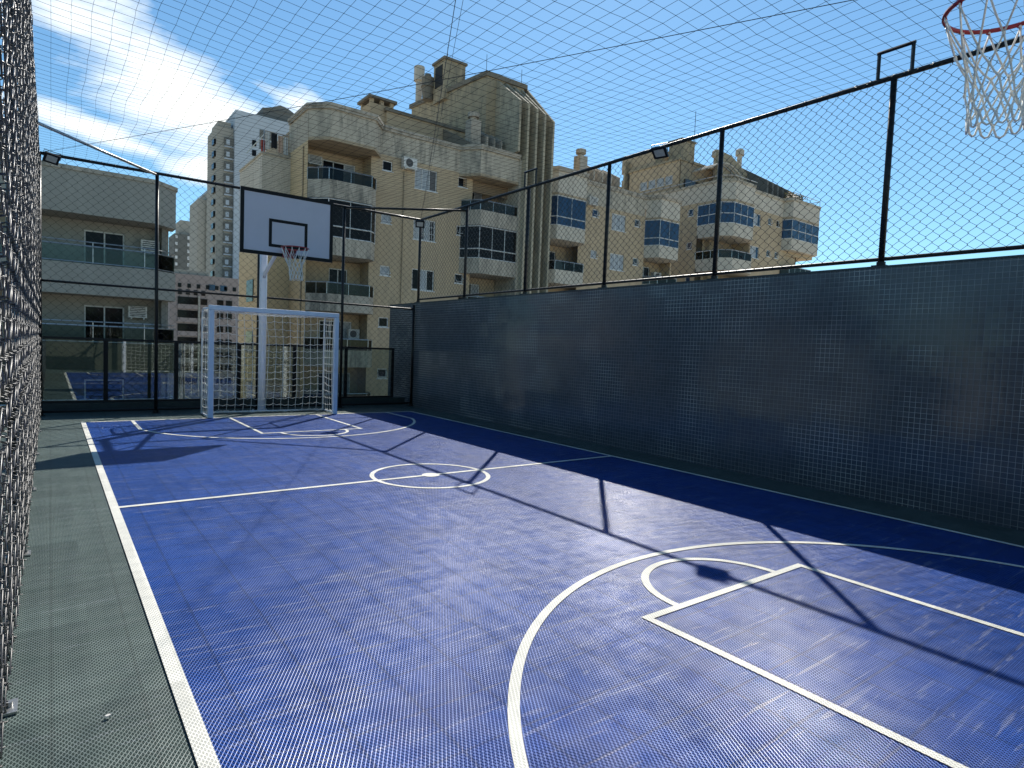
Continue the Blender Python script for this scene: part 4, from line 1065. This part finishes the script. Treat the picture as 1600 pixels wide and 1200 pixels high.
m = MB(); m.slab([(44.9, 61.9), (47, 62.6), (49, 63.6), (51, 63.2), (53, 62.2), (54, 61.9)], 1, 171.8, 172.2); m.build('roof_sign_frame', 'tower_grey', t1)
m = MB(); m.box(33.6, 37.45, 171.5, 183, -14, 54.6); m.build('side_wing', 'tower_tan', t1)
m = MB(); m.box(34.0, 37.0, 172, 180, 54.6, 56.0); m.build('roof_block', 'tower_tan', t1)
for k in range(13):
    z = 50.0-3.0*k
    b = MB().box(35.3, 37.44, 171.0, 171.45, z, z+2.0).build('window_bay', 'tower_grey', t1)
    MB().box(35.7, 36.5, 170.93, 170.99, z+.3, z+1.5).build('air_conditioner', 'tower_white', b)
    MB().box(35.3, 37.44, 170.9, 171.45, z-.35, z-.05).build('floor_band', 'tower_white', t1)
    MB().box(33.1, 33.58, 172.5, 175, z+.2, z+1.5).build('side_window', 'pane_dark', t1)
t2 = tower('tower_block', 'pale tower with tiny windows standing left of the tallest tower', 37.6, 44.5, 205, 14, -14, 44.5, 'tower_tan',
      [(42.0, 42.0, 1, 17.5, 39.0, 8, .6, .9, 'pane_dark', 0), (39.0, 39.0, 1, 20.0, 39.6, 3, 1.2, 1.1, 'pane_dark', 0), (43.6, 43.6, 1, 19.0, 38.0, 6, .6, 1.1, 'pane_dark', 0)])
m = MB(); m.box(35.3, 37.58, 206, 219, -14, 42.6); m.build('side_wing', 'tower_tan', t2)
m = MB(); m.prism([(37.4, 204.8), (44.7, 204.8), (44.7, 219), (37.4, 219)], 44.5, 45.1); m.build('parapet', 'tower_white', t2)
t3 = tower('tower_block', 'dark grey tower with one column of white windows behind the grey block', 38.3, 48.5, 270, 14, -14, 41.0, 'tower_grey',
      [(42.8, 42.8, 1, 21.0, 39.2, 8, 1.5, 1.3, 'frame_white', 0), (38.6, 38.6, 1, 21.0, 39.2, 8, .8, 1.1, 'frame_white', 0)])
m = MB(); m.box(40.5, 48.5, 272, 283, 41.0, 46.6); m.build('roof_block', 'tower_tan', t3)
t4 = tower('apartment_building', 'low pinkish grey apartment block with rows of dark balconies, seen under the backboard', 20.5, 34.2, 150, 14, -14, 15.0, 'tower_pink',
      [(22.0, 26.6, 4, 10.6, 10.6, 1, .8, 1.1, 'pane_dark', 0), (28.0, 30.4, 2, 11.9, 11.9, 1, 1.3, 1.3, 'pane_blue', 0), (22.0, 33.0, 7, 12.1, 12.1, 1, .7, .9, 'pane_dark', 0)])
for k in range(7):
    z = 8.4-2.9*k
    b = MB().box(22.0, 25.9, 149.6, 149.99, z-.9, z+.1).build('balcony', 'tower_pink', t4)
    MB().box(22.0, 25.9, 149.85, 149.98, z+.12, z+1.7).build('balcony_opening', 'pane_dark', b)
    for x in (26.5, 29.8, 31.6): MB().box(x, x+1.3, 149.86, 149.98, z+.2, z+1.5).build('window', 'pane_dark', t4)
    MB().box(25.95, 26.3, 149.5, 149.99, z-.9, z+2).build('pilaster', 'tower_tan', t4)
m = MB(); m.box(34.25, 40.0, 151, 164, -14, 14.4); m.build('side_wing', 'tower_white', t4)
for k in range(7): MB().box(35.2, 36.6, 150.9, 150.99, 11.6-2.9*k, 12.9-2.9*k).build('window', 'pane_dark', t4)
MB().box(20.5, 28.2, 151, 158, 15.0, 16.0).build('roof_block', 'tower_tan', t4)
# neighbours left of the court, outside the picture: they show as reflections in the tiled wall
def neighbour(label, x1, y0, y1, z1, mat, nu, nz):
    t = thing('apartment_building', label, 'building', (x1-5, (y0+y1)/2, -14))
    hs = [(y0+1+i*(y1-y0-1.5)/nu, y0+1+i*(y1-y0-1.5)/nu+1.5, z1-2.4-2.8*k, z1-1.1-2.8*k) for i in range(nu) for k in range(nz)]
    facade(y0, y1, -13.9, z1, hs, lambda u, d_, z: (x1+d_, u, z)).build('wall', mat, t)
    for h in hs: window(t, lambda u, d_, z: (x1+d_, u, z), *h, 'big', sashes=2)
    MB().box(x1-10, x1-.15, y0, y1, -13.9, z1-.01).build('core', mat, t)
neighbour('low cream block left of the court, outside the view', -15.0, 12.5, 21.0, 2.2, 'facade_far', 4, 2)
neighbour('reddish block behind the low cream block, outside the view', -15.0, 26.5, 35.5, 5.6, 'tower_tan', 4, 2)
neighbour('added dark block left of the court, outside the view', -17.0, -6, 8.5, 4.5, 'dark_block', 5, 2)  # unseen, added to keep bright sky out of the tiled wall's reflection
neighbour('added dark block further left beyond the pale grey apartment block, outside the view', -22.0, 19, 26.0, 6.0, 'dark_block', 3, 3)  # also unseen, darkened to dim what the tiled wall mirrors

# --- small litter on the floor
for i, (x, y, lab) in enumerate(((0.173, 2.72, 'tiny white paper scrap on the grey floor strip'), (0.055, 2.13, 'tiny pale chip on the grey floor near the fence foot'), (.64, 11.3, 'tiny white scrap on the blue court near the far left corner'))):
    m = MB(); s_ = .010
    pts = [(x+s_*math.cos(a)*rnd.uniform(.6, 1.2), y+s_*math.sin(a)*rnd.uniform(.5, 1.1)) for a in np.linspace(0, 5.3, 6)]
    m.prism(pts, .010, .014+.003*i)
    tag(m.build('litter', 'cloth_white', origin=(x, y, .009)), lab, 'litter', 'scraps on the floor')
